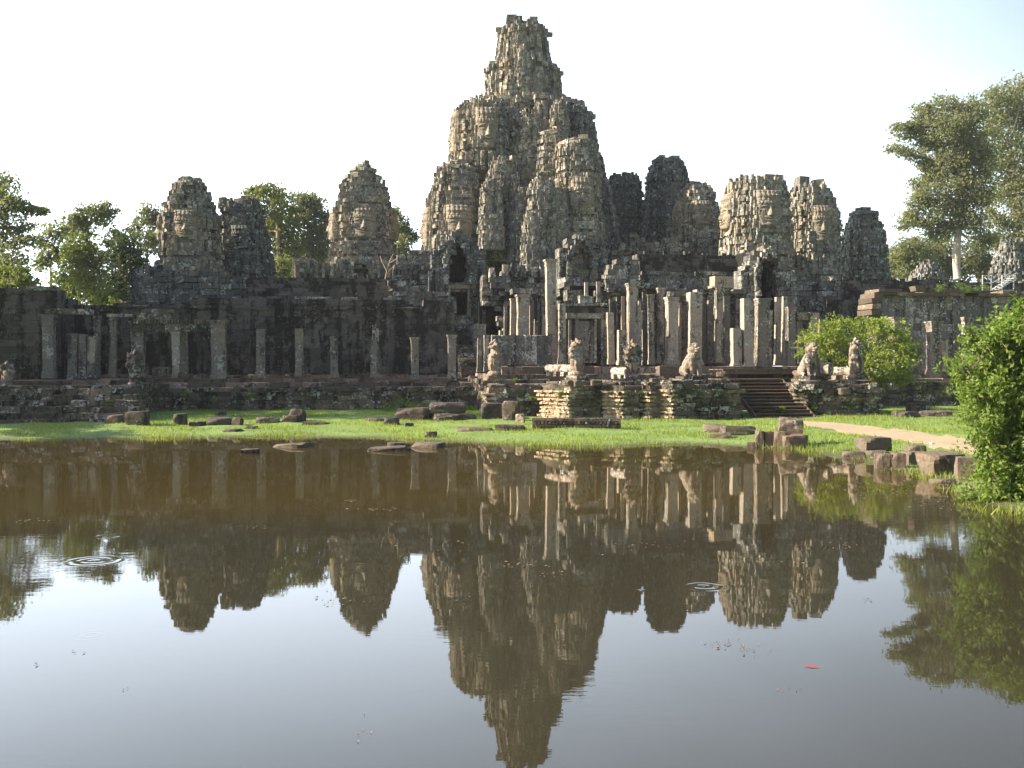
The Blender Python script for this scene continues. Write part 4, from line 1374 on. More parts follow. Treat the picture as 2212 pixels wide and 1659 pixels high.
PL = [
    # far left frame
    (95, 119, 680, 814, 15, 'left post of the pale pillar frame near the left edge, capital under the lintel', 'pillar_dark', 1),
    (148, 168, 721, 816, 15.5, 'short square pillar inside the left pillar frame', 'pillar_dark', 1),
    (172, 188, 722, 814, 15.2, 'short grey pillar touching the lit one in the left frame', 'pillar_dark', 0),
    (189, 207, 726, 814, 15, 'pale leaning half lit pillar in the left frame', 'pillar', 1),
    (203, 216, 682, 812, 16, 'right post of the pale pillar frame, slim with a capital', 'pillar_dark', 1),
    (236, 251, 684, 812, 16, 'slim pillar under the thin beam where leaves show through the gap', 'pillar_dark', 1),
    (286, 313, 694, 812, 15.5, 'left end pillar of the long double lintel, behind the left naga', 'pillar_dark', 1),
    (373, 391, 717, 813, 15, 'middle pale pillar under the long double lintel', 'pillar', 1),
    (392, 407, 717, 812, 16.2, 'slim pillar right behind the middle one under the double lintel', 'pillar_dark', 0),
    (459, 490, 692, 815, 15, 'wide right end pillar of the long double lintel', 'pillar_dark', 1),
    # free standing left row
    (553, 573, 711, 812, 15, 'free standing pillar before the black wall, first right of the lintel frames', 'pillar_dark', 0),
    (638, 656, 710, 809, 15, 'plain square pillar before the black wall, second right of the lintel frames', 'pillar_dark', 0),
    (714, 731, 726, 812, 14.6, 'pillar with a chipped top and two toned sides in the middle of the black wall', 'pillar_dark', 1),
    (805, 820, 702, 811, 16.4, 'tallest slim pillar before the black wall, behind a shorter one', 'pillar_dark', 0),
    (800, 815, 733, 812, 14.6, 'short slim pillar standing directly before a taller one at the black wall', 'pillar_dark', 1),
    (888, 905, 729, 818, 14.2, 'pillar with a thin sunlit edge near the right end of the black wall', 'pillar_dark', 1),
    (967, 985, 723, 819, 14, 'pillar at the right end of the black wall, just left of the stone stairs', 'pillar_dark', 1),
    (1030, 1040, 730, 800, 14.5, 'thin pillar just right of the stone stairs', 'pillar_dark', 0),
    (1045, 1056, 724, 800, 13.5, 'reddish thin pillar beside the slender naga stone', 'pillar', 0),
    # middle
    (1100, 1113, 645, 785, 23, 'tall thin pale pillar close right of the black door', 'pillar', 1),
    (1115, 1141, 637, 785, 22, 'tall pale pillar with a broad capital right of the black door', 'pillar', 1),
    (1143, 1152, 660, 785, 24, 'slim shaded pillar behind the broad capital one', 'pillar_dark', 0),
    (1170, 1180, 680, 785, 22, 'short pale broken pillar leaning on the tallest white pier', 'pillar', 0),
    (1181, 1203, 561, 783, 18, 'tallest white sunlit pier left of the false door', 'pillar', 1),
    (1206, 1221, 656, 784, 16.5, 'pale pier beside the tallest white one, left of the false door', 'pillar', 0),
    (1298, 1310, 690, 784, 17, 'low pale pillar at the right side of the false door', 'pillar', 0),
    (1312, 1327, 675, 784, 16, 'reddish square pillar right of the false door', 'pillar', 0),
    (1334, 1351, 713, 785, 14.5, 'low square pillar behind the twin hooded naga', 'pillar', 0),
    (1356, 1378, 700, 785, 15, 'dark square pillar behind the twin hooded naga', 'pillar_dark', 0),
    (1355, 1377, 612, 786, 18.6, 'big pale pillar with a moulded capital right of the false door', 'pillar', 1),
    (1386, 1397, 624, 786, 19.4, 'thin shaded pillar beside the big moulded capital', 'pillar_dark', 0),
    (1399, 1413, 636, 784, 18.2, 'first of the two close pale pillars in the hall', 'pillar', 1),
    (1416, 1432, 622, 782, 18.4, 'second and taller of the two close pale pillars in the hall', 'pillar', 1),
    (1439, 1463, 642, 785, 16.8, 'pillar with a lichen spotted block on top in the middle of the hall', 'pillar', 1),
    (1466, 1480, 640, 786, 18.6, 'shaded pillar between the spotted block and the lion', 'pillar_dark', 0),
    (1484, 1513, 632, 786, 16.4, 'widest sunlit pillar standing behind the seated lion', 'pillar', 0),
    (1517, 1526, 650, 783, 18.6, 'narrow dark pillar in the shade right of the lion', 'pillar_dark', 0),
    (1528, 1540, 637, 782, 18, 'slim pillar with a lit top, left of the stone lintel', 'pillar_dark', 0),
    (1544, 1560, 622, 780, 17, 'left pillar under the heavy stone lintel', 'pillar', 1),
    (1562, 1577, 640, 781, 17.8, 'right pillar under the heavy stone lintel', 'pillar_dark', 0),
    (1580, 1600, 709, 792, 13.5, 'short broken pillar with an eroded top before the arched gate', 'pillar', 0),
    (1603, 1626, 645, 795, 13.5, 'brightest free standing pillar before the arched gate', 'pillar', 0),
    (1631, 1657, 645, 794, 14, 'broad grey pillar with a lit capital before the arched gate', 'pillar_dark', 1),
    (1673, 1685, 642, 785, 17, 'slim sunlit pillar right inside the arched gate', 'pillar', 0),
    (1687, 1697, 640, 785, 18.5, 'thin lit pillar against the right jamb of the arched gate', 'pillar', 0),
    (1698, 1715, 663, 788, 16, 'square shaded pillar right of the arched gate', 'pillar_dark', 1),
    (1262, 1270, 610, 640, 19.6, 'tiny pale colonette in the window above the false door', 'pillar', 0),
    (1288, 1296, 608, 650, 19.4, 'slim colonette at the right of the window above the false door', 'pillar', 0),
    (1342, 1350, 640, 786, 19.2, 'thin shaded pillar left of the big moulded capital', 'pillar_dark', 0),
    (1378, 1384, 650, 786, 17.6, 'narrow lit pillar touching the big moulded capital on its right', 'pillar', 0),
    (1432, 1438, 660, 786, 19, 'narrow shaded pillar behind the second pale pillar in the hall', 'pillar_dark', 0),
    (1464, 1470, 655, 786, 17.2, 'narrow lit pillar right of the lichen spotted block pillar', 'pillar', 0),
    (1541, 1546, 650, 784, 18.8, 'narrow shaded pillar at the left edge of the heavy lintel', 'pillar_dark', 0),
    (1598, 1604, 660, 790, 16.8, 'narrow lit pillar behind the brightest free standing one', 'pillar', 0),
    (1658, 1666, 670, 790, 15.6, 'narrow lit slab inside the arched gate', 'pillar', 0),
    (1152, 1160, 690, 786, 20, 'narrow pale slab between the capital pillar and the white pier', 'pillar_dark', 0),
    (1721, 1733, 692, 786, 16.4, 'left post of the small pale lintel above the right lion', 'pillar_dark', 0),
    (1744, 1761, 678, 786, 16, 'right post of the small pale lintel above the right lion', 'pillar', 0),
    (1765, 1779, 690, 790, 15.5, 'stub pillar rising out of the leafy bush', 'pillar_dark', 0),
    (1923, 1950, 685, 806, 14, 'pillar top showing above the leafy bush on the right', 'pillar_dark', 1),
    (2005, 2029, 694, 808, 14, 'wide pillar with a lit block on top at the right gallery', 'pillar_dark', 1),
    (2035, 2046, 734, 800, 13.6, 'short broken reddish pillar at the right gallery', 'pillar', 0),
    (2078, 2091, 685, 800, 14, 'slim pillar with a banded capital at the right gallery', 'pillar_dark', 1),
    (2114, 2125, 730, 800, 14, 'pale stub pillar at the edge of the big green shrub', 'pillar_dark', 0),
]
for p0, p1, y0, y1, t, lab, mat, cap in PL:
    pillar(p0, p1, y0, y1, t, lab, mat, bool(cap), lean=random.uniform(-0.022, 0.022))


def lintel(name, label, p0, p1, py0, py1, t, mat, depth=0.7, n=2, parts=()):
    pm = (p0 + p1) / 2
    T = thing(name, label, 'lintel', W(S(pm, t), t, Z(pm, py1, t)), 'stone lintels of the galleries')
    mb = MB()
    masonry(mb, S(p0, t), S(p1, t), t - depth / 2, t + depth / 2, Z(pm, py1, t) + .004, Z(pm, py0, t), ch=5, sl=(S(p1, t) - S(p0, t)) / n, out=0.03, jit=0.03)
    mb.build('beam', M[mat], T)
    for q0, q1, a, b_, nm in parts:
        mb = MB()
        if nm == 'frieze':
            s = S(q0, t)
            while s < S(q1, t):
                mb.sbox(s, s + 0.13, t - depth / 2 - 0.12, t - depth / 2 + .2, Z(pm, b_, t), Z(pm, a, t) - 0.04 * random.random(), 0.03)
                s += 0.17
        else:
            masonry(mb, S(q0, t), S(q1, t), t - depth / 2 + .05, t + depth / 2, Z(pm, b_, t) + .004, Z(pm, a, t), ch=5, sl=1.4, out=0.04, jit=0.04)
        mb.build(nm, M[mat], T)
    return T


lintel('stone_lintel', 'pale lichen covered lintel on the left pillar frame', 102, 201, 667, 680, 15.3, 'terrace')
lintel('stone_lintel', 'thin broken beam over the leafy gap on the left', 233, 288, 678, 686, 16, 'pillar_dark')
lintel('stone_lintel', 'long double lintel with a toothed cornice on the left', 287, 462, 700, 717, 15.2, 'terrace', 0.9, 3,
       ((287, 462, 690, 700, 'frieze'), (300, 410, 677, 691, 'upper_course'), (310, 400, 668, 677, 'top_course')))
lintel('stone_lintel', 'heavy pale stone lintel left of the arched gate', 1538, 1580, 598, 622, 17.2, 'pier', 0.9, 1, ((1533, 1572, 618, 624, 'ledge'),))
lintel('stone_lintel', 'small pale lintel on two posts above the right lion', 1716, 1764, 676, 692, 16.2, 'pier', 0.7, 2)
lintel('stone_lintel', 'short broken architrave block over the middle of the hall', 1440, 1482, 630, 641, 18, 'wall_grey', 1.2, 2)
lintel('stone_lintel', 'longer broken architrave behind the widest sunlit pillar', 1500, 1542, 626, 637, 18.4, 'wall_grey', 1.0, 2)
lintel('stone_lintel', 'broken architrave block beside the big moulded capital', 1376, 1420, 612, 624, 19, 'wall_grey', 1.0, 2)
lintel('stone_lintel', 'stepped lintel block over the black door and the broad capital', 1104, 1160, 624, 636, 22.6, 'wall_grey', 1.2, 3)
T = wall_thing('false_door', 'dark stone false door framed by pale pillars behind the middle naga', 'door', 1221, 1300, 17, 17.6, 662, 784, 'wall_dark', ch=0.6, sl=1.2, out=0.02)
mb = MB()
for a, b_ in ((1228, 1234), (1241, 1249), (1282, 1288)):
    mb.sbox(S(a, 17), S(b_, 17), 16.85, 17.05, Z(1260, 784, 17), Z(1260, 690, 17), 0.01)
mb.sbox(S(1222, 17), S(1302, 17), 16.7, 17.4, Z(1260, 688, 17), Z(1260, 676, 17), 0.03)
mb.build('door_frame', M['pillar_dark'], T)
mb = MB()
mb.sbox(S(1250, 17), S(1281, 17), 16.93, 17.03, Z(1260, 784, 17), Z(1260, 694, 17), 0.01)
mb.build('door_panel', M['pillar_dark'], T)
mb = MB()
masonry(mb, S(1218, 17), S(1312, 17), 16.6, 17.8, Z(1260, 662, 17) + .004, Z(1260, 656, 17), ch=5, sl=0.8, out=0.06, jit=0.04)
mb.sbox(S(1250, 17), S(1278, 17), 16.7, 17.2, Z(1260, 656, 17), Z(1260, 640, 17), 0.05)
mb.sbox(S(1205, 17), S(1226, 17), 16.6, 17.4, Z(1215, 668, 17), Z(1215, 650, 17), 0.06)
mb.build('lintel', M['wall_grey'], T)
T = wall_thing('low_wall', 'low dark wall of upright slabs left of the tallest white pier', 'wall', 1062, 1192, 16, 16.6, 724, 788, 'wall_grey', ch=3, sl=0.75, out=0.08, jit=0.06, core=False)
T = thing('stone_stairs', 'steep ruined stone stairs climbing to the black door, right of the black wall', 'stairs', W(S(1004, 18), 18, 2.3))
mb = MB()
for i in range(13):
    tt = 16 + i * 0.72
    mb.sbox(S(984, 20), S(1024, 20), tt, 27, 2.3 + i * 0.31, 2.3 + (i + 1) * 0.31 - .005, 0.04)
mb.build('steps', M['terrace'], T)
mb = MB()
masonry(mb, S(1022, 20), S(1046, 20), 19, 27.4, 2.3, Z(1034, 700, 20), ch=0.4, sl=0.6, out=0.08, jit=0.05, tops=None)
masonry(mb, S(980, 24), S(1025, 24), 24.5, 27, Z(1000, 700, 24), Z(1000, 682, 24), ch=0.3, sl=0.8, out=0.1, jit=0.06)
mb.build('side_wall', M['wall_grey'], T)
T = thing('stone_block', 'hollow square window stone lying on the left terrace', 'stone', W(S(348, 14), 14, 2.2))
mb = MB()
t = 14
mb.sbox(S(330, t), S(366, t), t, t + .5, Z(348, 797, t), Z(348, 793, t), 0.02)
mb.sbox(S(330, t), S(335, t), t, t + .5, Z(348, 812, t), Z(348, 797, t), 0.02)
mb.sbox(S(361, t), S(366, t), t, t + .5, Z(348, 812, t), Z(348, 797, t), 0.02)
mb.sbox(S(335, t), S(361, t), t + .3, t + .45, Z(348, 812, t), Z(348, 797, t), 0.01)
mb.build('frame', M['pillar_dark'], T)

# ------------------------------------------------------------------ wooden visitor stairs
T = thing('wooden_stairs', 'dark wooden visitor stairs with open treads leading up the central terrace', 'stairs', W(S(1655, 0), 0, GZ))
zt_, zb_ = 2.24, 0.40
n = 12
tA, tB = 2.7, -1.3
sl_, sr_ = S(1572, tA), S(1690, tA)
for i in range(n):
    u = i / (n - 1)
    t = tA + (tB - tA) * u
    z = zt_ + (zb_ - zt_) * u
    mb = MB()
    mb.sbox(sl_ + .06, sr_ - .06, t - .17, t + .15, z - .05, z, 0.006)
    mb.build('tread', M['wood'], T)
    mb = MB()
    mb.sbox(sl_ + .08, sr_ - .08, t + .10, t + .13, z - .2, z - .052, 0.004)
    mb.build('riser', M['wood'], T)
for s in (sl_, sr_):
    mb = MB()
    for i in range(n - 1):
        u0, u1 = i / (n - 1), (i + 1) / (n - 1)
        ta, tb = tA + (tB - tA) * u0, tA + (tB - tA) * u1
        za, zb = zt_ + (zb_ - zt_) * u0, zt_ + (zb_ - zt_) * u1
        P = [W(s + d, q, w) for d in (-.035, .035) for q, w in ((ta, za + .04), (tb, zb + .04), (tb, zb - .26), (ta, za - .26))]
        mb.add([tuple(q) for q in P], [(0, 1, 2, 3), (7, 6, 5, 4), (0, 4, 5, 1), (2, 6, 7, 3)])
    mb.sbox(s - .05, s + .05, tB - .22, tB - .08, 0.2, zb_ - .05, 0.0)
    mb.build('stringer', M['wood'], T)
mb = MB()
mb.sbox(sl_ - .3, sr_ + .3, 2.9, 4.5, 2.23, 2.29, 0.01)
mb.build('landing', M['wood'], T)
T = thing('wooden_walkway', 'low sunlit wooden deck on the terrace above the wooden stairs', 'deck', W(S(1620, 9), 9, 2.6))
mb = MB()
for i in range(7):
    mb.sbox(S(1536, 9), S(1745, 9), 7 + i * 0.34, 7.33 + i * 0.34, 2.74, 2.80, 0.008)
mb.build('boards', M['wood'], T)
mb = MB()
mb.sbox(S(1536, 9), S(1745, 9), 7.0, 7.1, 2.5, 2.735, 0.01)
mb.build('beam', M['wood'], T)


# ------------------------------------------------------------------ statues
def remesh(o, size=0.03):
    m_ = o.modifiers.new('remesh', 'REMESH')
    m_.mode = 'VOXEL'
    m_.voxel_size = size
    m_.use_smooth_shade = True
    return o


class Figure:
    """shapes in a local frame (x forward, y left, z up) of unit height, placed at base looking along ang"""
    def __init__(self, base, H, ang):
        self.b, self.H, self.a = Vector(base), H, ang
        self.mb = MB()

    def p(self, q):
        c, s = math.cos(self.a), math.sin(self.a)
        return self.b + Vector((q[0] * c - q[1] * s, q[0] * s + q[1] * c, q[2])) * self.H

    def ball(self, q, r):
        from mathutils import Euler
        self.mb.ball(self.p(q), [k * self.H for k in r], tilt=Euler((0, 0, self.a)))

    def tube(self, pts, rads, seg=10):
        self.mb.tube([self.p(q) for q in pts], [r * self.H for r in rads], seg)

    def block(self, q, h):
        self.mb.box(self.p(q), [k * self.H for k in h], self.a, 0.02)


def lion(px, py0, py1, t, ang, label, head=True):
    z0 = Z(px, py1, t)
    H = Z(px, py0, t) - z0
    base = W(S(px, t), t, z0)
    T = thing('lion_statue', label, 'statue', base, 'guardian statues on the terrace')
    f = Figure(base, H, ang)
    f.tube([(-.24, 0, .16), (-.16, 0, .30), (-.02, 0, .46), (.10, 0, .58)], [.15, .20, .20, .19])
    for y in (-1, 1):
        f.ball((-.19, y * .15, .18), (.17, .085, .16))
        f.tube([(-.10, y * .17, .16), (-.02, y * .18, .06), (.06, y * .18, .045)], [.075, .06, .05])
        f.tube([(.10, y * .12, .52), (.17, y * .13, .33), (.19, y * .13, .20), (.19, y * .13, .05)], [.10, .078, .062, .062])
        f.ball((.235, y * .13, .04), (.085, .065, .045))
        f.ball((.10, y * .135, .90), (.05, .04, .06))
        f.ball((.265, y * .07, .865), (.04, .045, .03))
    f.ball((.12, 0, .60), (.15, .18, .16))
    f.ball((.08, 0, .76), (.165, .19, .17))
    f.ball((.15, 0, .84), (.15, .15, .145))
    f.ball((.275, 0, .80), (.085, .095, .05))
    f.ball((.26, 0, .735), (.075, .08, .035))
    f.ball((.34, 0, .825), (.03, .04, .025))
    f.tube([(-.34, 0, .14), (-.38, 0, .30), (-.30, 0, .48), (-.20, 0, .56)], [.05, .045, .04, .03])
    remesh(f.mb.build('body', M['statue'], T), 0.02)
    g = Figure(base, H, ang)
    g.block((0.0, 0, -.03), (.40, .27, .045))
    g.block((0.0, 0, -.10), (.44, .31, .035))
    g.mb.build('plinth', M['terrace'], T)
    return T


def naga(px, py0, py1, t, ang, label, width=1.0, tail=1.0, heads=7, crest=0.0):
    z0 = Z(px, py1, t)
    H = Z(px, py0, t) - z0
    base = W(S(px, t), t, z0)
    T = thing('naga_statue', label, 'statue', base, 'guardian statues on the terrace')
    f = Figure(base, H, ang)
    w = width
    f.tube([(-.16, 0, .14), (-.06, 0, .18), (.02, 0, .28), (.03, 0, .42), (.0, 0, .60)], [.13, .15, .16, .16, .13])
    f.ball((-.02, 0, .62), (.11, .27 * w, .33))
    f.ball((-.01, 0, .40), (.14, .22 * w, .24))
    f.ball((0, 0, .06), (.20, .20, .10))
    for k in range(heads):
        a = (k - (heads - 1) / 2) / ((heads - 1) / 2) * 1.75
        y, z = math.sin(a) * .25 * w, .60 + math.cos(a) * .29
        f.ball((.05, y, z), (.075, .055 * w + .012, .07))
        f.ball((.11, y, z - .015), (.045, .035, .035))
        f.tube([(-.02, y, z + .02), (-.03, y * 1.22, z + .09 * (0.5 + math.cos(a) * .5) + .03)], [.045, .02], 6)
    f.ball((.0, 0, .90 + crest), (.05, .05, .10))
    f.ball((.08, 0, .40), (.06, .10 * w, .16))
    for y in (-1, 1):
        f.tube([(.06, y * .10 * w, .46), (.12, y * .13 * w, .30), (.10, y * .09 * w, .16)], [.05, .045, .04], 8)
    remesh(f.mb.build('hood', M['statue'], T), 0.018)
    if tail > 0:
        g = Figure(base, H, ang)
        n_ = 8
        g.tube([(-.12 - tail * k / n_, 0.01 * math.sin(k), .19) for k in range(n_ + 1)], [.115 + .008 * (k % 2) for k in range(n_ + 1)], 12)
        g.mb.smooth = True
        g.mb.build('serpent_body', M['statue'], T)
        for x in np.arange(-.22, -.1 - tail, -.30):
            g = Figure(base, H, ang)
            g.block((x, 0, .045), (.06, .075, .055))
            g.mb.build('post', M['statue'], T)
    g = Figure(base, H, ang)
    g.block((0, 0, -.03), (.22, .20, .04))
    g.block((0, 0, -.09), (.26, .24, .03))
    g.mb.build('plinth', M['terrace'], T)
    return T


A = math.radians
naga(1068, 733, 812, 3.5, A(-165), 'slim pale naga stone seen edge on at the left end of the central terrace', 0.75, 0.0, 5)
naga(1246, 731, 812, 1.2, A(-52), 'hooded naga with a long sunlit serpent body in the middle of the terrace', 0.95, 1.1, 7)
naga(1366, 738, 818, 1.0, A(-60), 'hooded naga with a tall thin crest, between the middle naga and the seated lion', 0.95, 0.75, 7, 0.08)
lion(1494, 739, 814, 1.2, A(-62), 'dark headed lion statue left of the wooden stairs')
lion(1749, 738, 814, 1.8, A(-72), 'stout lion statue right of the wooden stairs, before the leafy bush')
naga(1848, 731, 820, 1.8, A(-40), 'naga with a split hood and a broken body, before the leafy bush', 1.0, 0.9, 5, 0.04)
naga(292, 752, 834, 8.0, A(-70), 'grey weathered naga standing on the left terrace corner', 0.8, 0.0, 5)
naga(15, 779, 836, 5.5, A(-80), 'small grey naga stump at the far left edge', 1.0, 0.0, 5)
t = 1.6
T = thing('stone_block', 'rounded broken serpent piece lying between the right lion and the split hood naga', 'stone', W(S(1781, t), t, 2.2))
f = Figure(W(S(1781, t), t, Z(1781, 812, t)), 1.0, A(-40))
f.tube([(-.45, 0, .36), (.0, .02, .36), (.35, 0, .36)], [.36, .40, .37], 12)
f.mb.build('drum', M['statue'], T)


# ------------------------------------------------------------------ fallen stones
def block_mesh(mb, c, size, rot, seed, tilt=(0.0, 0.0), rough=0.06):
    """a broken squared stone: a subdivided block with knocked off corners"""
    from mathutils import Euler, noise as mn
    rnd = random.Random(seed)
    n_ = 6
    R = Euler((tilt[0], tilt[1], rot)).to_matrix()
    off = Vector((rnd.uniform(0, 50), rnd.uniform(0, 50), rnd.uniform(0, 50)))
    chops = [(Vector((rnd.choice((-1, 1)), rnd.choice((-1, 1)), rnd.choice((-.4, 1)))).normalized(), rnd.uniform(1.05, 1.4)) for _ in range(4)]
    for ax in range(3):
        for sg in (-1, 1):
            P = np.zeros((n_ + 1, n_ + 1, 3))
            for i in range(n_ + 1):
                for j in range(n_ + 1):
                    q = [0, 0, 0]
                    q[ax] = sg
                    q[(ax + 1) % 3] = (-1 + 2 * i / n_)
                    q[(ax + 2) % 3] = (-1 + 2 * j / n_) * sg
                    v = Vector(q)
                    k = (abs(v.x) ** 16 + abs(v.y) ** 16 + abs(v.z) ** 16) ** (1 / 16)
                    v = v / k
                    for d, lim in chops:
                        e = v.dot(d) - lim
                        if e > 0:
                            v -= d * e
                    v = v * (1 + rough * mn.noise(v * 1.6 + off) + rough * 0.5 * mn.noise(v * 4 + off))
                    v = Vector((v.x * size[0], v.y * size[1], v.z * size[2]))
                    P[i, j] = tuple(R @ v + Vector(c))
            mb.grid(P, 0.5)


def rock(px0, px1, py0, py1, label, mat='rock', rot=None, depth=0.8, tilt=(0, 0), seed=None, lift=0.0, name='fallen_stone', group='fallen stones around the pond', rough=0.06):
    pm = (px0 + px1) / 2
    g_ = ground_at(pm, py1)
    Y = g_.y
    if lift:
        Y = g_.y = lift
        g_.x = ray(pm, py1)[0] * Y
        g_.z = CAM_Z + ray(pm, py1)[1] * Y
    w = (px1 - px0) * Y / F / 2
    h = (py1 - py0) * Y / F / 2
    d = max(0.15, min(1.2, w * depth))
    seed = int(px0 * 7 + py0) if seed is None else seed
    rot = random.Random(seed).uniform(-.35, .35) if rot is None else rot
    fore = d * (CAM_Z - g_.z) / Y                                     # how much of the top the lens sees
    hh = max(0.06, h - fore * 0.6)
    sink = 0.0 if lift else 0.12
    c = Vector((g_.x, g_.y + d, g_.z + hh - sink / 2))
    mb = MB()
    block_mesh(mb, c, (w / (abs(math.cos(rot)) + 0.25 * abs(math.sin(rot))), d, hh + sink / 2), rot, seed, tilt, rough)
    o = mb.build(name, M[mat], None, (g_.x, g_.y + d, g_.z))
    return tag(o, label, 'stone', group)


RK = [
    (372, 400, 893, 918, 'upright rounded stone at the left end of the stones on the lawn', 'rock_dark'),
    (403, 441, 907, 919, 'low flat stone beside the upright rounded one', 'rock_dark'),
    (443, 495, 902, 918, 'long rectangular stone block on the left lawn', 'rock_dark'),
    (500, 522, 902, 919, 'small square block next to the long rectangular one', 'rock_dark'),
    (462, 485, 890, 900, 'grey rounded stone behind the long rectangular block', 'rock_dark'),
    (528, 552, 913, 921, 'thin slab in front of the brown oval stone', 'rock_dark'),
    (550, 598, 898, 912, 'brown oval stone on the left lawn', 'rock'),
    (608, 640, 897, 912, 'flat chunk at the foot of the notched tall stone', 'rock_dark'),
    (622, 656, 883, 911, 'notched tall stone on the left lawn', 'rock_dark'),
    (650, 707, 911, 919, 'long thin flat slab on the left lawn by the water', 'rock_dark'),
    (480, 520, 925, 932, 'low dark mossy lump near the water on the left', 'rock_dark'),
    (788, 856, 902, 911, 'long thin slab at the left of the big stone heap', 'rock_dark'),
    (829, 860, 896, 913, 'rounded boulder in front of the big stone heap', 'rock_dark'),
    (853, 930, 880, 909, 'wide dark slab on edge in the big stone heap', 'rock_dark'),
    (930, 1024, 892, 910, 'long lower block of the big stone heap', 'rock_dark'),
    (872, 892, 913, 922, 'small brown stone alone in the grass before the heap', 'rock_dark'),
    (985, 1063, 920, 929, 'weathered grey beam lying in the grass', 'rock'),
    (1071, 1134, 914, 929, 'striped squared stone lying under the propped pale stone', 'rock_dark'),
    (1040, 1085, 870, 905, 'pale ruined corner stone at the foot of the terrace, middle', 'rock_dark'),
    (1085, 1122, 866, 908, 'broken lichen covered stone at the foot of the terrace, middle', 'rock_dark'),
    (917, 943, 932, 945, 'dark stone cube at the edge of the water', 'rock_dark'),
    (1524, 1600, 914, 931, 'flat brown slab at the left of the right hand stones', 'rock'),
    (1566, 1640, 919, 941, 'larger flat brown slab overlapping another on the right lawn', 'rock'),
    (1537, 1584, 935, 948, 'small flat stone nearest the water on the right lawn', 'rock'),
    (1616, 1634, 955, 968, 'small dark round stone in the reeds', 'rock_dark'),
    (1632, 1651, 929, 965, 'narrow upright edge stone at the shore', 'rock'),
    (1652, 1676, 931, 964, 'square edge stone with a knob at the shore', 'rock'),
    (1674, 1700, 931, 966, 'pale lit edge stone at the shore', 'rock'),
    (1694, 1746, 938, 968, 'tilted triangular slab leaning into the water', 'rock'),
    (1826, 1872, 974, 989, 'low wedge stone left of the stacked block', 'rock'),
    (1872, 1920, 972, 989, 'broad stone under the stacked block at the right shore', 'rock'),
    (1895, 1930, 979, 1012, 'front split boulder at the right shore, left half', 'rock'),
    (1929, 1960, 977, 1011, 'front split boulder at the right shore, right half', 'rock'),
    (1953, 2000, 974, 1004, 'rounded brown boulder behind the split one', 'rock'),
    (1964, 2002, 960, 982, 'low brown boulder farthest back at the right shore', 'rock'),
    (2000, 2086, 976, 1026, 'largest brown boulder near the green shrub', 'rock'),
    (2073, 2120, 986, 1034, 'squared upright stone next to the green shrub', 'rock'),
    (2020, 2072, 1038, 1047, 'flat stone barely above the shallow water, right', 'rock'),
    (1822, 1838, 972, 980, 'small dark stone in the reeds left of the wedge', 'rock_dark'),
    (1968, 2010, 868, 892, 'dark stone block on the shaded lawn at the right', 'rock_dark'),
    (1940, 1990, 886, 900, 'low broken stone on the shaded lawn at the right', 'rock_dark'),
    (2000, 2062, 885, 899, 'long low stone on the shaded lawn near the shrub', 'rock_dark'),
    (225, 262, 896, 915, 'crumbled stone heap end at the left terrace foot', 'rock_dark'),
    (268, 314, 888, 918, 'rounded stack stone at the corner of the left terrace', 'rock_dark'),
    (516, 557, 969, 981, 'dark rounded rock in the water on the left', 'rock_dark'),
    (583, 664, 961, 967, 'pale flat slab just above the water on the left', 'rock'),
    (790, 875, 966, 975, 'dark curved slab in the water, middle left', 'rock_dark'),
    (835, 872, 958, 964, 'thin stone edge behind the dark curved slab', 'rock_dark'),
    (890, 955, 955, 968, 'tilted wedge slab in the water below the dark cube', 'rock'),
]
for i, (a, b_, y0, y1, lab, mat) in enumerate(RK):
    rock(a, b_, y0, y1, lab, mat, tilt=(random.uniform(-.06, .06), random.uniform(-.08, .08)))
o = rock(1860, 1928, 943, 976, 'big squared brown block stacked on a broad stone at the right shore', 'rock', rot=0.25, depth=0.7, lift=ground_at(1895, 988).y + 0.25)
o = rock(1687, 1740, 904, 938, 'tilted squared block resting on the edge stones at the right shore', 'rock', rot=-0.2, depth=0.8, tilt=(0.1, 0.1), lift=ground_at(1710, 966).y + 0.35)
o = rock(926, 1004, 869, 893, 'upper block of the big stone heap before the terrace', 'rock_dark', rot=0.05, depth=0.5, lift=ground_at(970, 910).y + 0.45)
o = rock(1114, 1134, 894, 914, 'pale sunlit stone propped on the striped one', 'pier', lift=ground_at(1110, 929).y + .1)
# the long carved beam
t0p, t1p = ground_at(1152, 922), ground_at(1342, 927)
mb = MB()
d = Vector((t1p.x - t0p.x, t1p.y - t0p.y, 0))
L = d.length
ang = math.atan2(d.y, d.x)
mid = (t0p + t1p) / 2
mb.box((mid.x, mid.y + .25, mid.z + .20), (L / 2, .28, .26), ang, 0.03, 0.5)
n = int(L / .16)
for i in range(n):
    q = t0p + (t1p - t0p) * ((i + .5) / n)
    mb.box((q.x, q.y - .04, q.z + .30), (.05, .03, .05), ang, 0.01)
mb.box((mid.x, mid.y - .03, mid.z + .40), (L / 2 - .02, .03, .03), ang, 0.01)
mb.box((mid.x, mid.y - .03, mid.z + .16), (L / 2 - .02, .03, .03), ang, 0.01)
tag(mb.build('carved_beam', M['rock_dark'], None, tuple(mid)), 'long carved stone beam with a beaded band lying on the middle lawn', 'stone', 'fallen stones around the pond')

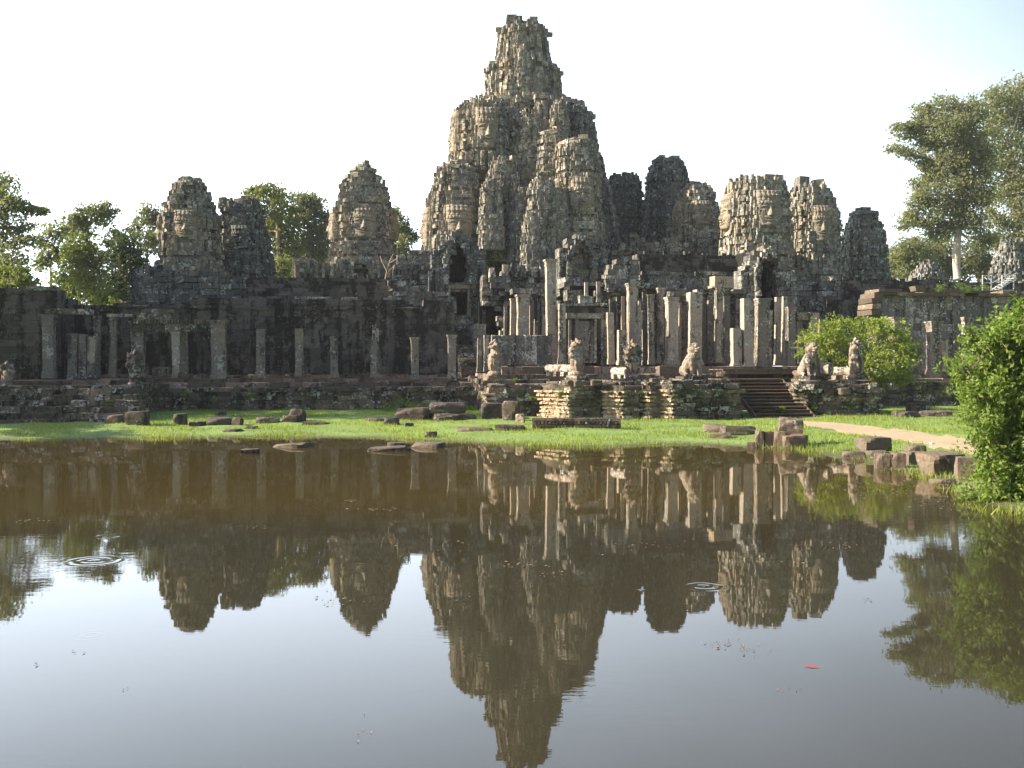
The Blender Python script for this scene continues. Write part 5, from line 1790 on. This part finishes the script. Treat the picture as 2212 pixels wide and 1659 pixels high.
# loose blocks along the terrace tops
LB = [(690, 718, 826, 836, 12.6, 'small loose block on the long left terrace, left of three'), (752, 772, 823, 832, 12.9, 'small loose block on the long left terrace, middle of three'),
      (816, 842, 822, 833, 13.0, 'small loose block on the long left terrace, right of three'),
      (935, 975, 815, 826, 13.4, 'long loose slab lying on the terrace below the stone stairs'),
      (1012, 1032, 812, 824, 13.2, 'dark loose slab at the right end of the long left terrace'),
      (1218, 1236, 821, 833, -.2, 'small square coping stone left of the middle naga'), (1238, 1258, 822, 835, -.4, 'carved coping stone below the middle naga'),
      (1277, 1300, 821, 833, -.3, 'small squared stone at the right corner of the naga pier'),
      (1402, 1420, 817, 828, .6, 'small rounded stone on the narrow pier'),
      (1425, 1452, 822, 838, .6, 'notched coping stone left of the seated lion'),
      (1418, 1468, 790, 812, 4.0, 'wide flat brown slab leaning left of the seated lion'),
      (1548, 1570, 803, 814, 3.6, 'pale pointed stone lying before the wooden deck'),
      (1716, 1738, 800, 812, 2.6, 'small brown block left of the right lion'),
      (1812, 1834, 838, 852, -.3, 'pale broken coping stone under the split hood naga')]
for a, b_, y0, y1, t, lab in LB:
    pm = (a + b_) / 2
    w = W(S(pm, t), t, (Z(pm, y0, t) + Z(pm, y1, t)) / 2)
    mb = MB()
    block_mesh(mb, w, ((b_ - a) * PX(pm, t) / 2, 0.3, (y1 - y0) * PX(pm, t) / 2), ROT + random.uniform(-.3, .3), int(a), (0, random.uniform(-.08, .08)))
    tag(mb.build('fallen_stone', M['rock'], None, tuple(w)), lab, 'stone', 'loose stones on the terraces')

# ------------------------------------------------------------------ metal access stair far right
T = thing('metal_stairs', 'small grey metal access stair with railings at the right edge', 'stairs', W(S(2160, 24.5), 24.5, Z(2160, 627, 24.5)))
t = 24.5


def bar(mb, a, b_, r=0.045, tt=0.0):
    mb.tube([W(S(a[0], t), t + tt, Z(a[0], a[1], t)), W(S(b_[0], t), t + tt, Z(b_[0], b_[1], t))], [r, r], 6)


for px in (2121, 2140, 2163, 2188):
    mb = MB()
    bar(mb, (px, 628), (px, 594))
    mb.build('post', M['metal'], T)
for a, b_ in (((2121, 596), (2140, 596)), ((2121, 611), (2140, 611)), ((2163, 597), (2188, 596)), ((2121, 627), (2188, 627))):
    mb = MB()
    bar(mb, a, b_, 0.035)
    mb.build('rail', M['metal'], T)
for tt in (-.5, .5):
    mb = MB()
    bar(mb, (2146, 627), (2186, 602), 0.05, tt)
    mb.build('stringer', M['metal'], T)
    mb = MB()
    bar(mb, (2146, 612), (2186, 590), 0.03, tt)
    mb.build('rail', M['metal'], T)
for i in range(7):
    mb = MB()
    px, py = 2148 + 36 * i / 6, 626 - 24 * i / 6
    mb.sbox(S(px, t) - .16, S(px, t) + .16, t - .5, t + .5, Z(px, py, t) - .02, Z(px, py, t) + .02, 0)
    mb.build('tread', M['metal'], T)


# ------------------------------------------------------------------ leaves
def leaf_quads(mb, C_, size, tone, droop=0.0, aspect=0.5, flat=0.0):
    """folded leaf shapes with random directions round the given centres"""
    n_ = len(C_)
    d = RNG.normal(size=(n_, 3))
    d[:, 2] = d[:, 2] * (1 - flat) - droop
    d /= np.linalg.norm(d, axis=1)[:, None]
    e = RNG.normal(size=(n_, 3))
    e[:, 2] *= (1 - flat)
    e -= d * (e * d).sum(1)[:, None]
    e /= np.linalg.norm(e, axis=1)[:, None]
    nn = np.cross(d, e)
    sz = (size * RNG.uniform(0.6, 1.35, n_))[:, None]
    a = C_ - d * sz * 0.5
    b_ = C_ + e * sz * aspect * 0.5 + nn * sz * 0.08
    c = C_ + d * sz * 0.5
    f = C_ - e * sz * aspect * 0.5 + nn * sz * 0.08
    V = np.stack([a, b_, c, f], 1).reshape(-1, 3)
    mb.add(V, np.arange(n_ * 4).reshape(-1, 4), tone=np.repeat(tone, 4))


def crown_points(center, rad, n, clumps, flat=0.6, spread=0.22):
    """points in clumps spread through an ellipsoid, mostly near its skin"""
    k = RNG.normal(size=(clumps, 3))
    k /= np.linalg.norm(k, axis=1)[:, None]
    k *= RNG.uniform(0.35, 1.0, (clumps, 1)) ** 0.6
    kc = np.array(center) + k * np.array(rad)
    per = n // clumps + 1
    s = np.array(rad) * spread * RNG.uniform(0.7, 1.4, (clumps, 1))
    s = s[:, None, :] * np.array([1, 1, flat])
    pts = kc[:, None, :] + RNG.normal(size=(clumps, per, 3)) * s
    tone = np.clip(RNG.uniform(0.1, 0.9, (clumps, 1)) + RNG.normal(0, 0.15, (clumps, per)), 0, 1)
    return pts.reshape(-1, 3), tone.reshape(-1), kc


def tree(label, Y, trunk, blobs, leaf='leaf_far', bark='trunk', size=0.42, dens=1.0, group='trees behind the temple', name='broadleaf_tree', spread=0.30, clump_f=1.0):
    """trunk: (px, py, radius px); blobs: (px, py, rx, ry) parts of the crown"""
    k = Y / F
    p0 = at(trunk[0][0], trunk[0][1], Y)
    T = thing(name, label, 'tree', p0, group)
    tr = MB()
    tr.smooth = True
    pts = [at(q[0], q[1], Y + 0.5 * math.sin(i * 2.1)) for i, q in enumerate(trunk)]
    tr.tube(pts, [q[2] * k for q in trunk], 8)
    cr = MB()
    for (bx, by, rx, ry) in blobs:
        rx, ry = rx * 1.12, ry * 1.4
        dy = RNG.uniform(-1, 1) * rx * k * 0.9
        c = at(bx, by, Y + dy)
        rad = (rx * k, rx * k * 0.9, ry * k)
        area = rx * ry
        n_ = int(dens * area * 0.95 / (size / k / 7.0) ** 2) + 100
        P, tn, kc = crown_points(c, rad, n_, max(9, int(clump_f * (11 + area / 50))), spread=spread, flat=0.85)
        leaf_quads(cr, P, size, tn, droop=0.2, aspect=0.6)
        # a limb to the clump's heart and twigs into its sub clumps
        j = min(range(len(pts)), key=lambda q: (pts[q] - c).length + (6 if pts[q].z > c.z + 1 else 0))
        s = pts[j]
        r0 = trunk[j][2] * k * 0.55
        m1 = s.lerp(c, 0.5) + Vector((RNG.uniform(-.6, .6), RNG.uniform(-.6, .6), RNG.uniform(-.2, .9)))
        tr.tube([s, m1, c], [max(r0, .06), max(r0 * .6, .05), .04], 5)
        for q in kc[:: max(1, len(kc) // 7)]:
            q = Vector(q)
            b0 = m1.lerp(c, RNG.uniform(0.2, 1))
            tr.tube([b0, b0.lerp(q, .5) + Vector((0, 0, RNG.uniform(-.3, .2))), q], [.05, .04, .02], 4)
    tr.build('trunk', M[bark], T)
    cr.build('crown', M[leaf], T)
    return T


tree('great pale barked tree with a tall open crown on the right', 112, [(2068, 604, 8), (2066, 570, 8.5), (2066, 545, 9), (2070, 500, 7.5), (2072, 450, 7), (2066, 400, 6), (2062, 360, 5), (2066, 310, 4), (2075, 260, 3)],
     [(1955, 283, 26, 12), (1986, 300, 26, 13), (1990, 240, 22, 12), (1936, 323, 18, 7), (1972, 334, 26, 8), (2040, 235, 32, 18), (2090, 240, 34, 24), (2010, 265, 26, 14), (2040, 290, 36, 20),
      (2090, 290, 34, 24), (2024, 325, 26, 14), (2080, 335, 26, 16), (2020, 375, 26, 16), (2060, 395, 32, 22), (2100, 380, 30, 24), (2005, 420, 26, 18), (2040, 440, 30, 18), (2090, 440, 30, 22),
      (1975, 468, 24, 14), (1955, 486, 18, 8), (2010, 475, 26, 14), (2040, 500, 22, 14), (2105, 485, 24, 22), (2120, 520, 22, 14), (2020, 510, 18, 10), (2000, 355, 18, 12), (1990, 395, 20, 14), (1985, 440, 20, 12), (2050, 350, 30, 18), (2070, 470, 26, 16), (2110, 420, 30, 24), (2120, 350, 26, 24), (2110, 310, 30, 22), (2065, 265, 30, 18), (1975, 270, 18, 10)], 'leaf_pale', 'pale_bark', 0.34, 1.05)
tree('tall spreading tree at the right edge behind the great pale barked one', 122, [(2214, 604, 8), (2212, 540, 8), (2196, 470, 6), (2188, 420, 5), (2180, 360, 4), (2186, 290, 3)],
     [(2160, 205, 26, 18), (2200, 205, 34, 24), (2150, 250, 30, 20), (2190, 265, 34, 26), (2140, 300, 26, 18), (2190, 330, 40, 26), (2150, 360, 30, 20), (2200, 390, 34, 26), (2160, 420, 26, 20),
      (2150, 470, 22, 18), (2205, 450, 24, 22), (2180, 500, 28, 18), (2140, 525, 20, 14), (2205, 520, 20, 18), (2240, 280, 40, 60), (2240, 430, 40, 60)], 'leaf_pale', 'pale_bark', 0.38, 0.9)
tree('low rounded tree right of the beret capped tower', 130, [(1950, 612, 4), (1952, 570, 3)],
     [(1925, 560, 18, 16), (1950, 545, 22, 18), (1975, 535, 20, 14), (1945, 580, 30, 18), (1985, 565, 26, 20), (1920, 592, 20, 12)], 'leaf_pale', 'trunk', 0.4, 1.3)
tree('low bushy tree behind the trunk of the great tree', 132, [(2035, 612, 4), (2035, 570, 3)],
     [(2010, 545, 26, 16), (2035, 535, 22, 16), (2030, 570, 34, 22), (2060, 580, 26, 20), (2005, 590, 26, 14)], 'leaf_pale', 'trunk', 0.4, 1.3)
tree('low dense tree between the great trunk and the ruined stump', 130, [(2115, 612, 4), (2115, 570, 3)],
     [(2095, 555, 20, 20), (2120, 560, 24, 24), (2100, 585, 26, 16), (2140, 580, 22, 20)], 'leaf_far', 'trunk', 0.4, 1.4)
tree('small tree peeping out between two towers right of the arched gate', 120, [(1808, 600, 3), (1808, 520, 2)],
     [(1810, 490, 10, 10), (1808, 520, 14, 16), (1812, 555, 14, 16), (1806, 585, 14, 12)], 'leaf_far', 'trunk', 0.4, 1.2)
# left
tree('large feathery tree cut by the left edge', 95, [(-60, 640, 9), (-50, 560, 8), (-35, 500, 6), (-20, 450, 5), (-10, 410, 3)],
     [(5, 400, 30, 22), (-20, 430, 40, 26), (30, 440, 34, 12), (60, 455, 26, 9), (92, 457, 14, 6), (10, 470, 40, 12), (40, 495, 34, 12), (10, 520, 46, 16), (60, 520, 22, 9), (-20, 560, 60, 30),
      (25, 560, 28, 16), (10, 590, 36, 18), (-40, 480, 50, 30)], 'leaf_far', 'trunk', 0.36, 0.62, spread=0.26)
tree('bare stemmed tree with a loose crown, second from the left edge', 108, [(110, 640, 3), (110, 590, 2.8), (108, 560, 2.4), (118, 520, 2), (150, 490, 1.5)],
     [(100, 520, 18, 18), (120, 500, 20, 14), (108, 550, 20, 16), (92, 575, 16, 14), (128, 540, 18, 20)], 'leaf_far', 'trunk', 0.38, 0.6)
tree('tall loose tree left of the lotus capped tower, forked top', 112, [(185, 645, 4), (188, 580, 3.5), (186, 530, 3), (190, 490, 2.5)],
     [(178, 460, 18, 10), (205, 455, 22, 12), (235, 450, 18, 9), (160, 475, 20, 10), (190, 480, 28, 12), (225, 470, 20, 10), (150, 495, 16, 9), (180, 500, 22, 12)], 'leaf_far', 'trunk', 0.38, 0.8)
tree('yellow green bushy tree behind the left gallery wall', 100, [(172, 660, 4), (172, 600, 3)],
     [(175, 530, 26, 18), (160, 555, 26, 18), (195, 555, 24, 20), (170, 585, 38, 22), (150, 610, 30, 20), (195, 610, 34, 24), (160, 635, 40, 16), (210, 640, 30, 18)], 'leaf_yellow', 'trunk', 0.36, 1.1)
tree('dark dense tree left of the lotus capped tower', 104, [(265, 670, 4), (262, 600, 3.5), (258, 560, 3)],
     [(245, 515, 18, 16), (270, 530, 22, 18), (250, 555, 28, 20), (285, 560, 22, 20), (260, 590, 30, 20), (240, 620, 30, 24), (280, 620, 26, 24), (255, 650, 34, 18), (300, 590, 18, 20)], 'leaf_dark', 'trunk', 0.36, 1.15)
tree('slender tree reaching up beside the lotus capped tower', 116, [(315, 620, 3), (318, 560, 2.6), (322, 500, 2)],
     [(320, 460, 16, 12), (338, 470, 14, 12), (300, 480, 14, 12), (328, 490, 20, 12), (285, 500, 14, 10), (315, 515, 24, 14), (335, 530, 18, 16), (300, 545, 20, 14)], 'leaf_far', 'trunk', 0.38, 0.75)
tree('small shrubby tree with yellow leaves at the far left wall', 86, [(50, 640, 3), (50, 610, 2)],
     [(45, 600, 22, 16), (20, 615, 26, 14), (65, 618, 20, 12), (0, 600, 24, 18)], 'leaf_yellow', 'trunk', 0.32, 1.0)
tree('wide rounded tree crown left half, between the left towers and the slender tower', 122, [(600, 610, 5), (602, 560, 4.5), (600, 500, 4), (598, 460, 3)],
     [(548, 418, 18, 10), (575, 415, 24, 12), (600, 425, 20, 14), (560, 440, 26, 14), (600, 450, 30, 18), (580, 480, 30, 20), (615, 490, 28, 22), (590, 520, 30, 20), (620, 540, 26, 22), (600, 575, 34, 18)], 'leaf_yellow', 'trunk', 0.4, 1.0)
tree('wide rounded tree crown right half, close left of the slender tower', 126, [(680, 610, 5), (676, 560, 4.5), (668, 500, 4), (662, 470, 3)],
     [(640, 440, 22, 14), (665, 435, 22, 14), (690, 450, 20, 16), (650, 470, 28, 18), (685, 485, 28, 20), (715, 480, 16, 16), (660, 510, 32, 22), (700, 525, 28, 24), (650, 555, 30, 22), (690, 565, 34, 22), (640, 590, 26, 14)], 'leaf_far', 'trunk', 0.4, 1.1)
tree('bright yellow green sapling at the foot of the second left tower', 95, [(606, 600, 2), (606, 580, 1.5)], [(603, 575, 14, 14), (615, 585, 10, 10), (596, 588, 12, 8)], 'leaf_yellow', 'trunk', 0.3, 1.3)
tree('small dark tree right of the slender tower', 125, [(868, 610, 3), (868, 560, 2.5), (866, 510, 2)],
     [(856, 462, 10, 10), (862, 485, 16, 12), (876, 505, 18, 12), (890, 510, 12, 7), (866, 525, 20, 12), (858, 555, 18, 16), (878, 550, 14, 12)], 'leaf_far', 'trunk', 0.4, 1.1)
tree('distant green bush seen through the gap under the thin beam', 84, [(262, 720, 2), (262, 700, 2)], [(258, 690, 18, 18), (266, 715, 18, 20), (252, 668, 14, 12)], 'leaf_yellow', 'trunk', 0.28, 1.3)


def far_tree(label, x, y, h, r):
    T = thing('broadleaf_tree', label, 'tree', (x, y, 0), 'trees standing left of the pond')
    tr, cr = MB(), MB()
    tr.tube([(x, y, 0), (x + .3, y, h * .3), (x, y + .3, h * .6), (x + .2, y, h * .85)], [.6, .5, .35, .15], 8)
    for i in range(16):
        a, u = RNG.uniform(0, 6.28), RNG.uniform(0.28, 0.95)
        c = (x + math.cos(a) * r * .6, y + math.sin(a) * r * .6, h * u)
        P, tn, kc = crown_points(c, (r * .45, r * .45, h * .13), 900, 14)
        leaf_quads(cr, P, 0.5, tn, 0.2, 0.6)
        tr.tube([(x, y, h * u * .75), c], [.18, .05], 5)
    tr.build('trunk', M['trunk'], T)
    cr.build('crown', M['leaf_far'], T)


far_tree('tall tree beyond the left edge, nearest the pond of three', -42, 44, 13, 5)
far_tree('tall tree beyond the left edge, middle one of three', -47, 55, 24, 7)
far_tree('tall tree beyond the left edge, farthest back of three', -52, 67, 25, 8)

# ------------------------------------------------------------------ bushes
def sprigs(cr, st, center, rad, n_, length, leaf):
    """leafy shoots that stick out of the mass"""
    for _ in range(n_):
        d_ = RNG.normal(size=3)
        d_[2] = abs(d_[2]) * 0.8 if RNG.uniform() < 0.7 else d_[2]
        d_ /= np.linalg.norm(d_)
        p_ = np.array(center) + d_ * np.array(rad) * RNG.uniform(.7, 1.0)
        L = length * RNG.uniform(.5, 1.4)
        d2 = d_ + RNG.normal(0, .45, 3)
        d2 /= np.linalg.norm(d2)
        q = [p_ + d2 * L * u + np.array([0, 0, -.35 * L * u * u]) for u in np.linspace(0, 1, 5)]
        if q[-1][2] < 0.05:
            continue
        st.tube([tuple(k) for k in q], [.006, .005, .004, .003, .002], 3)
        m_ = max(6, int(L / leaf * 3.2))
        u = RNG.uniform(0.05, 1, m_)
        P = np.array([np.interp(u, np.linspace(0, 1, 5), [k[c] for k in q]) for c in range(3)]).T + RNG.normal(0, leaf * .45, (m_, 3))
        leaf_quads(cr, P, leaf, np.clip(RNG.uniform(.3, .9) + RNG.normal(0, .15, m_), 0, 1), .2, .5)


T = thing('leafy_bush', 'bright green leafy bush growing behind the right lion', 'bush', at(1855, 850, 58), 'bushes by the temple')
st, cr = MB(), MB()
base = at(1860, 860, 58)
for bx, by, rx, ry in ((1790, 715, 34, 22), (1830, 705, 34, 20), (1880, 705, 26, 18), (1915, 705, 26, 18), (1935, 730, 30, 20), (1770, 745, 34, 26), (1820, 750, 44, 28), (1880, 745, 44, 30),
                       (1950, 760, 32, 24), (1900, 785, 46, 30), (1840, 790, 40, 26), (1770, 780, 30, 22), (1940, 795, 34, 26), (1910, 820, 34, 20), (1955, 820, 20, 12), (1745, 735, 14, 12), (1742, 760, 14, 14)):
    c = at(bx, by, 57.5 + RNG.uniform(-1.2, 1.2))
    k = 57.5 / F
    P, tn, kc = crown_points(c, (rx * k, rx * k, ry * k), int(rx * ry * 0.75), int(8 + rx * ry / 90), spread=0.25)
    leaf_quads(cr, P, 0.18, tn, 0.2, 0.55)
    sprigs(cr, st, c, (rx * k, rx * k, ry * k), 12, .8, .17)
    st.tube([base, base.lerp(c, .5) + Vector((0, 0, .4)), c], [.06, .04, .015], 5)
st.build('stem', M['trunk'], T)
cr.build('foliage', M['leaf_sun'], T)

T = thing('leafy_shrub', 'big glossy green shrub hanging over the water at the right edge', 'shrub', at(2190, 1100, 22.0), 'bushes by the temple')
st, cr = MB(), MB()
base = at(2215, 1085, 22.6)
SHB = ((2215, 690, 36, 40), (2180, 725, 44, 34), (2140, 740, 30, 26), (2110, 750, 24, 14), (2215, 770, 50, 44), (2160, 785, 50, 36), (2110, 800, 40, 26), (2082, 800, 22, 14), (2200, 840, 50, 46),
       (2140, 845, 46, 36), (2100, 850, 30, 26), (2180, 900, 56, 44), (2125, 905, 34, 36), (2110, 885, 24, 20), (2215, 930, 46, 46), (2165, 960, 52, 40), (2128, 965, 26, 26), (2190, 1010, 48, 40),
       (2150, 1030, 36, 34), (2205, 1060, 36, 30), (2165, 1068, 32, 24), (2140, 1075, 24, 16), (2240, 850, 60, 90), (2250, 1000, 60, 80), (2250, 740, 50, 70), (2115, 1090, 20, 7), (2085, 1085, 18, 6), (2300, 900, 80, 160))
for bx, by, rx, ry in SHB:
    Yb = 22.4 + RNG.uniform(-.55, .55)
    c = at(bx, by, Yb)
    k = Yb / F
    P, tn, kc = crown_points(c, (rx * k, rx * k * 1.1, ry * k), int(rx * ry * 0.42) + 60, int(8 + rx * ry / 120), spread=0.24, flat=0.9)
    P[:, 2] = np.maximum(P[:, 2], 0.03)
    leaf_quads(cr, P, 0.125, tn, 0.25, 0.5)
    sprigs(cr, st, c, (rx * k, rx * k * 1.1, ry * k), 16, .5, .12)
    st.tube([base, base.lerp(c, .5) + Vector((0, 0, .15)), c], [.04, .025, .008], 5)
    for q in kc[::5]:
        st.tube([c, c.lerp(Vector(q), .6) + Vector((0, 0, .05)), Vector(q)], [.012, .009, .005], 4)
# vines curling out to the left
for pts in (((2140, 725), (2125, 755), (2118, 775), (2100, 795), (2085, 798)), ((2100, 795), (2080, 790), (2066, 786), (2060, 792), (2068, 800)), ((2080, 790), (2075, 800), (2083, 806)),
            ((2180, 840), (2150, 862), (2120, 858), (2095, 864)), ((2200, 880), (2160, 850), (2130, 840))):
    q = [at(a, b_, 21.9) for a, b_ in pts]
    st.tube(q, [.010] * len(q), 4)
st.build('stem', M['trunk'], T)
cr.build('foliage', M['leaf_bush'], T)

# a bare sapling on the roof by the slender tower
T = thing('bare_sapling', 'bare pale branching sapling at the foot of the slender tower', 'sapling', at(830, 606, 84))
mb = MB()
for pts in (((832, 606), (836, 585), (842, 565), (850, 548)), ((836, 585), (826, 566), (822, 552)), ((842, 568), (856, 560), (872, 553)), ((834, 596), (846, 580), (862, 566))):
    q = [at(a, b_, 84) for a, b_ in pts]
    mb.tube(q, [.07 - .012 * i for i in range(len(q))], 5)
mb.build('stem', M['trunk'], T)


# ------------------------------------------------------------------ grass
def in_path(x, y):
    inside = np.zeros(x.shape, dtype=bool)
    poly = [(q.x, q.y) for q in PATH_TOP] + [(q.x, q.y) for q in PATH_BOT[::-1]]
    for i in range(len(poly)):
        ax, ay = poly[i]
        bx, by = poly[(i + 1) % len(poly)]
        cond = ((ay > y) != (by > y)) & (x < (bx - ax) * (y - ay) / (by - ay + 1e-12) + ax)
        inside ^= cond
    return inside


n = 330000
gx = RNG.uniform(-30, 34, n)
gy = RNG.uniform(20, 62, n)
keep = np.abs(gx) < gy * 0.53
d = pond_dist(gx, gy)
gs = (gx * CA + (gy - OY) * SA)
gt = (-gx * SA + (gy - OY) * CA)
front = np.where(gs < S(272, 4.5), 1.4, np.where(gs < S(1052, 5), 11.3, np.where(gs < S(1900, 3), -0.4, 10.4)))
patch = np.sin(gx * 0.9 + 2 * np.sin(gy * 0.5)) * np.sin(gy * 1.2 + gx * 0.3)
keep &= (d > np.where(gx > 9, -0.5, -0.15)) & (gt < front) & ~((gs > S(1572, 0)) & (gs < S(1735, 0)) & (gt > -2.3)) & ~in_path(gx, gy + RNG.normal(0, 0.28, n)) & (RNG.uniform(0, 1, n) < 0.62 + 0.6 * patch)
keep &= (d > 0.5) | (RNG.uniform(0, 1, n) < 0.30 + 0.5 * np.clip(patch, 0, 1))
gx, gy, d, patch = gx[keep], gy[keep], d[keep], patch[keep]
gz = np.maximum(terrain(gx, gy), -0.02)
n = len(gx)
hgt = RNG.uniform(0.04, 0.11, n) * (1 + 0.5 * patch) * (1 + 0.8 * np.exp(-np.abs(d) / 0.5))
tall = RNG.uniform(0, 1, n) < 0.02
hgt = np.where(tall, hgt * 2.2, hgt)
hgt = np.where(gx > 7, hgt * 1.15, hgt)
wd = RNG.uniform(0.010, 0.022, n)
az = RNG.uniform(0, math.pi, n)
lx, ly = RNG.normal(0, 0.35, n) * hgt, RNG.normal(0, 0.35, n) * hgt
A0 = np.stack([gx - np.cos(az) * wd, gy - np.sin(az) * wd, gz - 0.02], -1)
A1 = np.stack([gx + np.cos(az) * wd, gy + np.sin(az) * wd, gz - 0.02], -1)
A2 = np.stack([gx + lx, gy + ly, gz + hgt], -1)
mb = MB()
tone = np.clip(0.5 + 0.3 * patch + RNG.normal(0, 0.3, n) + 0.25 * np.sin(gx * 0.35 + gy * 0.2), 0, 1)
mb.add(np.stack([A0, A1, A2], 1).reshape(-1, 3), None, np.arange(n * 3).reshape(-1, 3), tone=np.repeat(tone, 3))
tag(mb.build('grass', M['grass']), kind='stuff')

# weeds rooted in the cracks of the terraces
mb = MB()
for px, py, t, r in ((545, 855, 11.1, 9), (300, 850, 8, 10), (460, 862, 11.1, 8), (880, 876, 9.0, 24), (905, 880, 8.6, 20), (840, 880, 8.8, 22), (1180, 855, 1.9, 8), (1390, 848, -1.2, 8), (1215, 850, -0.9, 7),
                     (1500, 892, -1.3, 10), (1545, 890, -1.3, 9), (1690, 885, -0.8, 9), (160, 850, 4.2, 9), (400, 850, 11, 7), (230, 870, 3, 8), (1150, 860, 1.9, 7), (1112, 820, 2.1, 5), (1010, 882, 9, 14),
                     (1760, 880, 0, 10), (1840, 876, 0, 10), (2030, 622, 16.5, 14), (2080, 622, 16.5, 16), (2120, 624, 16.5, 14)):
    c = W(S(px, t), t, Z(px, py, t))
    k = PX(px, t)
    P, tn, kc = crown_points(c, (r * k, r * k * .5, r * k * .7), int(r * 22), 8, spread=.3)
    leaf_quads(mb, P, 0.11, tn, 0.0, 0.4)
tag(mb.build('weeds', M['leaf_bush']), kind='stuff')

# leaf litter and pond weed floating on the water
n0 = []
for px, py, rx, ry, k in ((1270, 1085, 50, 4, 30), (1200, 1240, 60, 6, 60), (1560, 1395, 50, 10, 60), (1700, 1215, 40, 6, 30), (1120, 1220, 60, 10, 70), (1000, 1290, 60, 10, 40), (760, 1300, 60, 10, 40), (700, 1290, 60, 14, 40),
                          (1800, 1180, 60, 8, 70), (1950, 1060, 120, 16, 260), (2040, 1080, 90, 20, 260), (1830, 1050, 60, 10, 80), (80, 1128, 60, 4, 40), (1400, 1180, 120, 10, 60), (800, 1100, 60, 4, 40), (550, 1140, 60, 4, 30),
                          (755, 1083, 16, 2, 20), (820, 1102, 22, 2, 20), (1870, 1300, 20, 5, 10), (790, 1580, 12, 25, 12), (160, 1410, 12, 4, 6), (270, 1490, 6, 3, 4), (80, 1437, 6, 2, 4), (1710, 1490, 30, 6, 10), (1610, 1410, 30, 10, 20), (920, 1180, 200, 10, 60)):
    a = RNG.normal(size=(k // 2 + 1, 2))
    for u, v in a:
        q = at(px + u * rx * .6, py + v * ry * .6, 1.0)
        kk, mm = ray(px + u * rx * .6, py + v * ry * .6)
        Y = -CAM_Z / mm
        n0.append((kk * Y, Y, 0.006))
C_ = np.array(n0)
mb = MB()
n = len(C_)
a = RNG.uniform(0, 6.28, n)
sz = RNG.uniform(0.010, 0.035, n) * np.clip(C_[:, 1] / 16, 0.35, 1.3)
V = np.stack([C_ + np.stack([np.cos(a + q) * sz * w, np.sin(a + q) * sz * w, 0.002 * q * np.ones(n)], -1) for q, w in ((0, 1), (1.57, .5), (3.14, 1), (4.71, .5))], 1)
mb.add(V.reshape(-1, 3), np.arange(n * 4).reshape(-1, 4), tone=np.repeat(RNG.uniform(0, 1, n), 4))
m, t, p = new_mat('dead_leaves')
aa = N(t, 'ShaderNodeAttribute', attribute_name='tone').outputs['Fac']
t.links.new(mix_col(t, aa, (0.10, 0.06, 0.03), (0.25, 0.17, 0.09)), p.inputs['Base Color'])
p.inputs['Roughness'].default_value = 0.7
M['dead'] = m
tag(mb.build('leaf_litter', M['dead']), kind='stuff')
# one red leaf afloat
m, t, p = new_mat('red_leaf')
p.inputs['Base Color'].default_value = (0.30, 0.05, 0.04, 1)
g_ = at(1752, 1441, -CAM_Z / ray(1752, 1441)[1])
mb = MB()
mb.add([(g_.x - .08, g_.y + .02, .005), (g_.x, g_.y + .022, .018), (g_.x + .09, g_.y - .03, .006), (g_.x, g_.y - .028, .008)], [(0, 1, 2, 3)])
tag(mb.build('floating_leaf', m, None, tuple(g_)), 'red fallen leaf floating alone on the right of the pond', 'leaf')
# scrap of paper on the path
g_ = ground_at(2014, 961)
mb = MB()
mb.box((g_.x, g_.y, g_.z + .06), (.07, .05, .02), 0.4, 0.02)
tag(mb.build('paper_scrap', M['paper'], None, tuple(g_)), 'white scrap of litter on the sandy path', 'litter')

# ------------------------------------------------------------------ the humid air
m = bpy.data.materials.new('humid_air')
m.use_nodes = True
t = m.node_tree
t.nodes.clear()
o = t.nodes.new('ShaderNodeOutputMaterial')
v = t.nodes.new('ShaderNodeVolumePrincipled')
v.inputs['Color'].default_value = (0.93, 0.96, 1.0, 1)
v.inputs['Density'].default_value = 0.0002
t.links.new(v.outputs[0], o.inputs['Volume'])
mb = MB()
V = [(x, y, z) for z in (-2.5, 62) for x, y in ((-950, -70), (950, -70), (950, 1600), (-950, 1600))]
V = [(x, y, z) for z in (-2.5, 48) for x, y in ((-1000, -80), (1000, -80), (1000, 1600), (-1000, 1600))]
mb.add(V, [(0, 3, 2, 1), (4, 5, 6, 7), (0, 1, 5, 4), (1, 2, 6, 5), (2, 3, 7, 6), (3, 0, 4, 7)])
tag(mb.build('haze', m), kind='stuff')
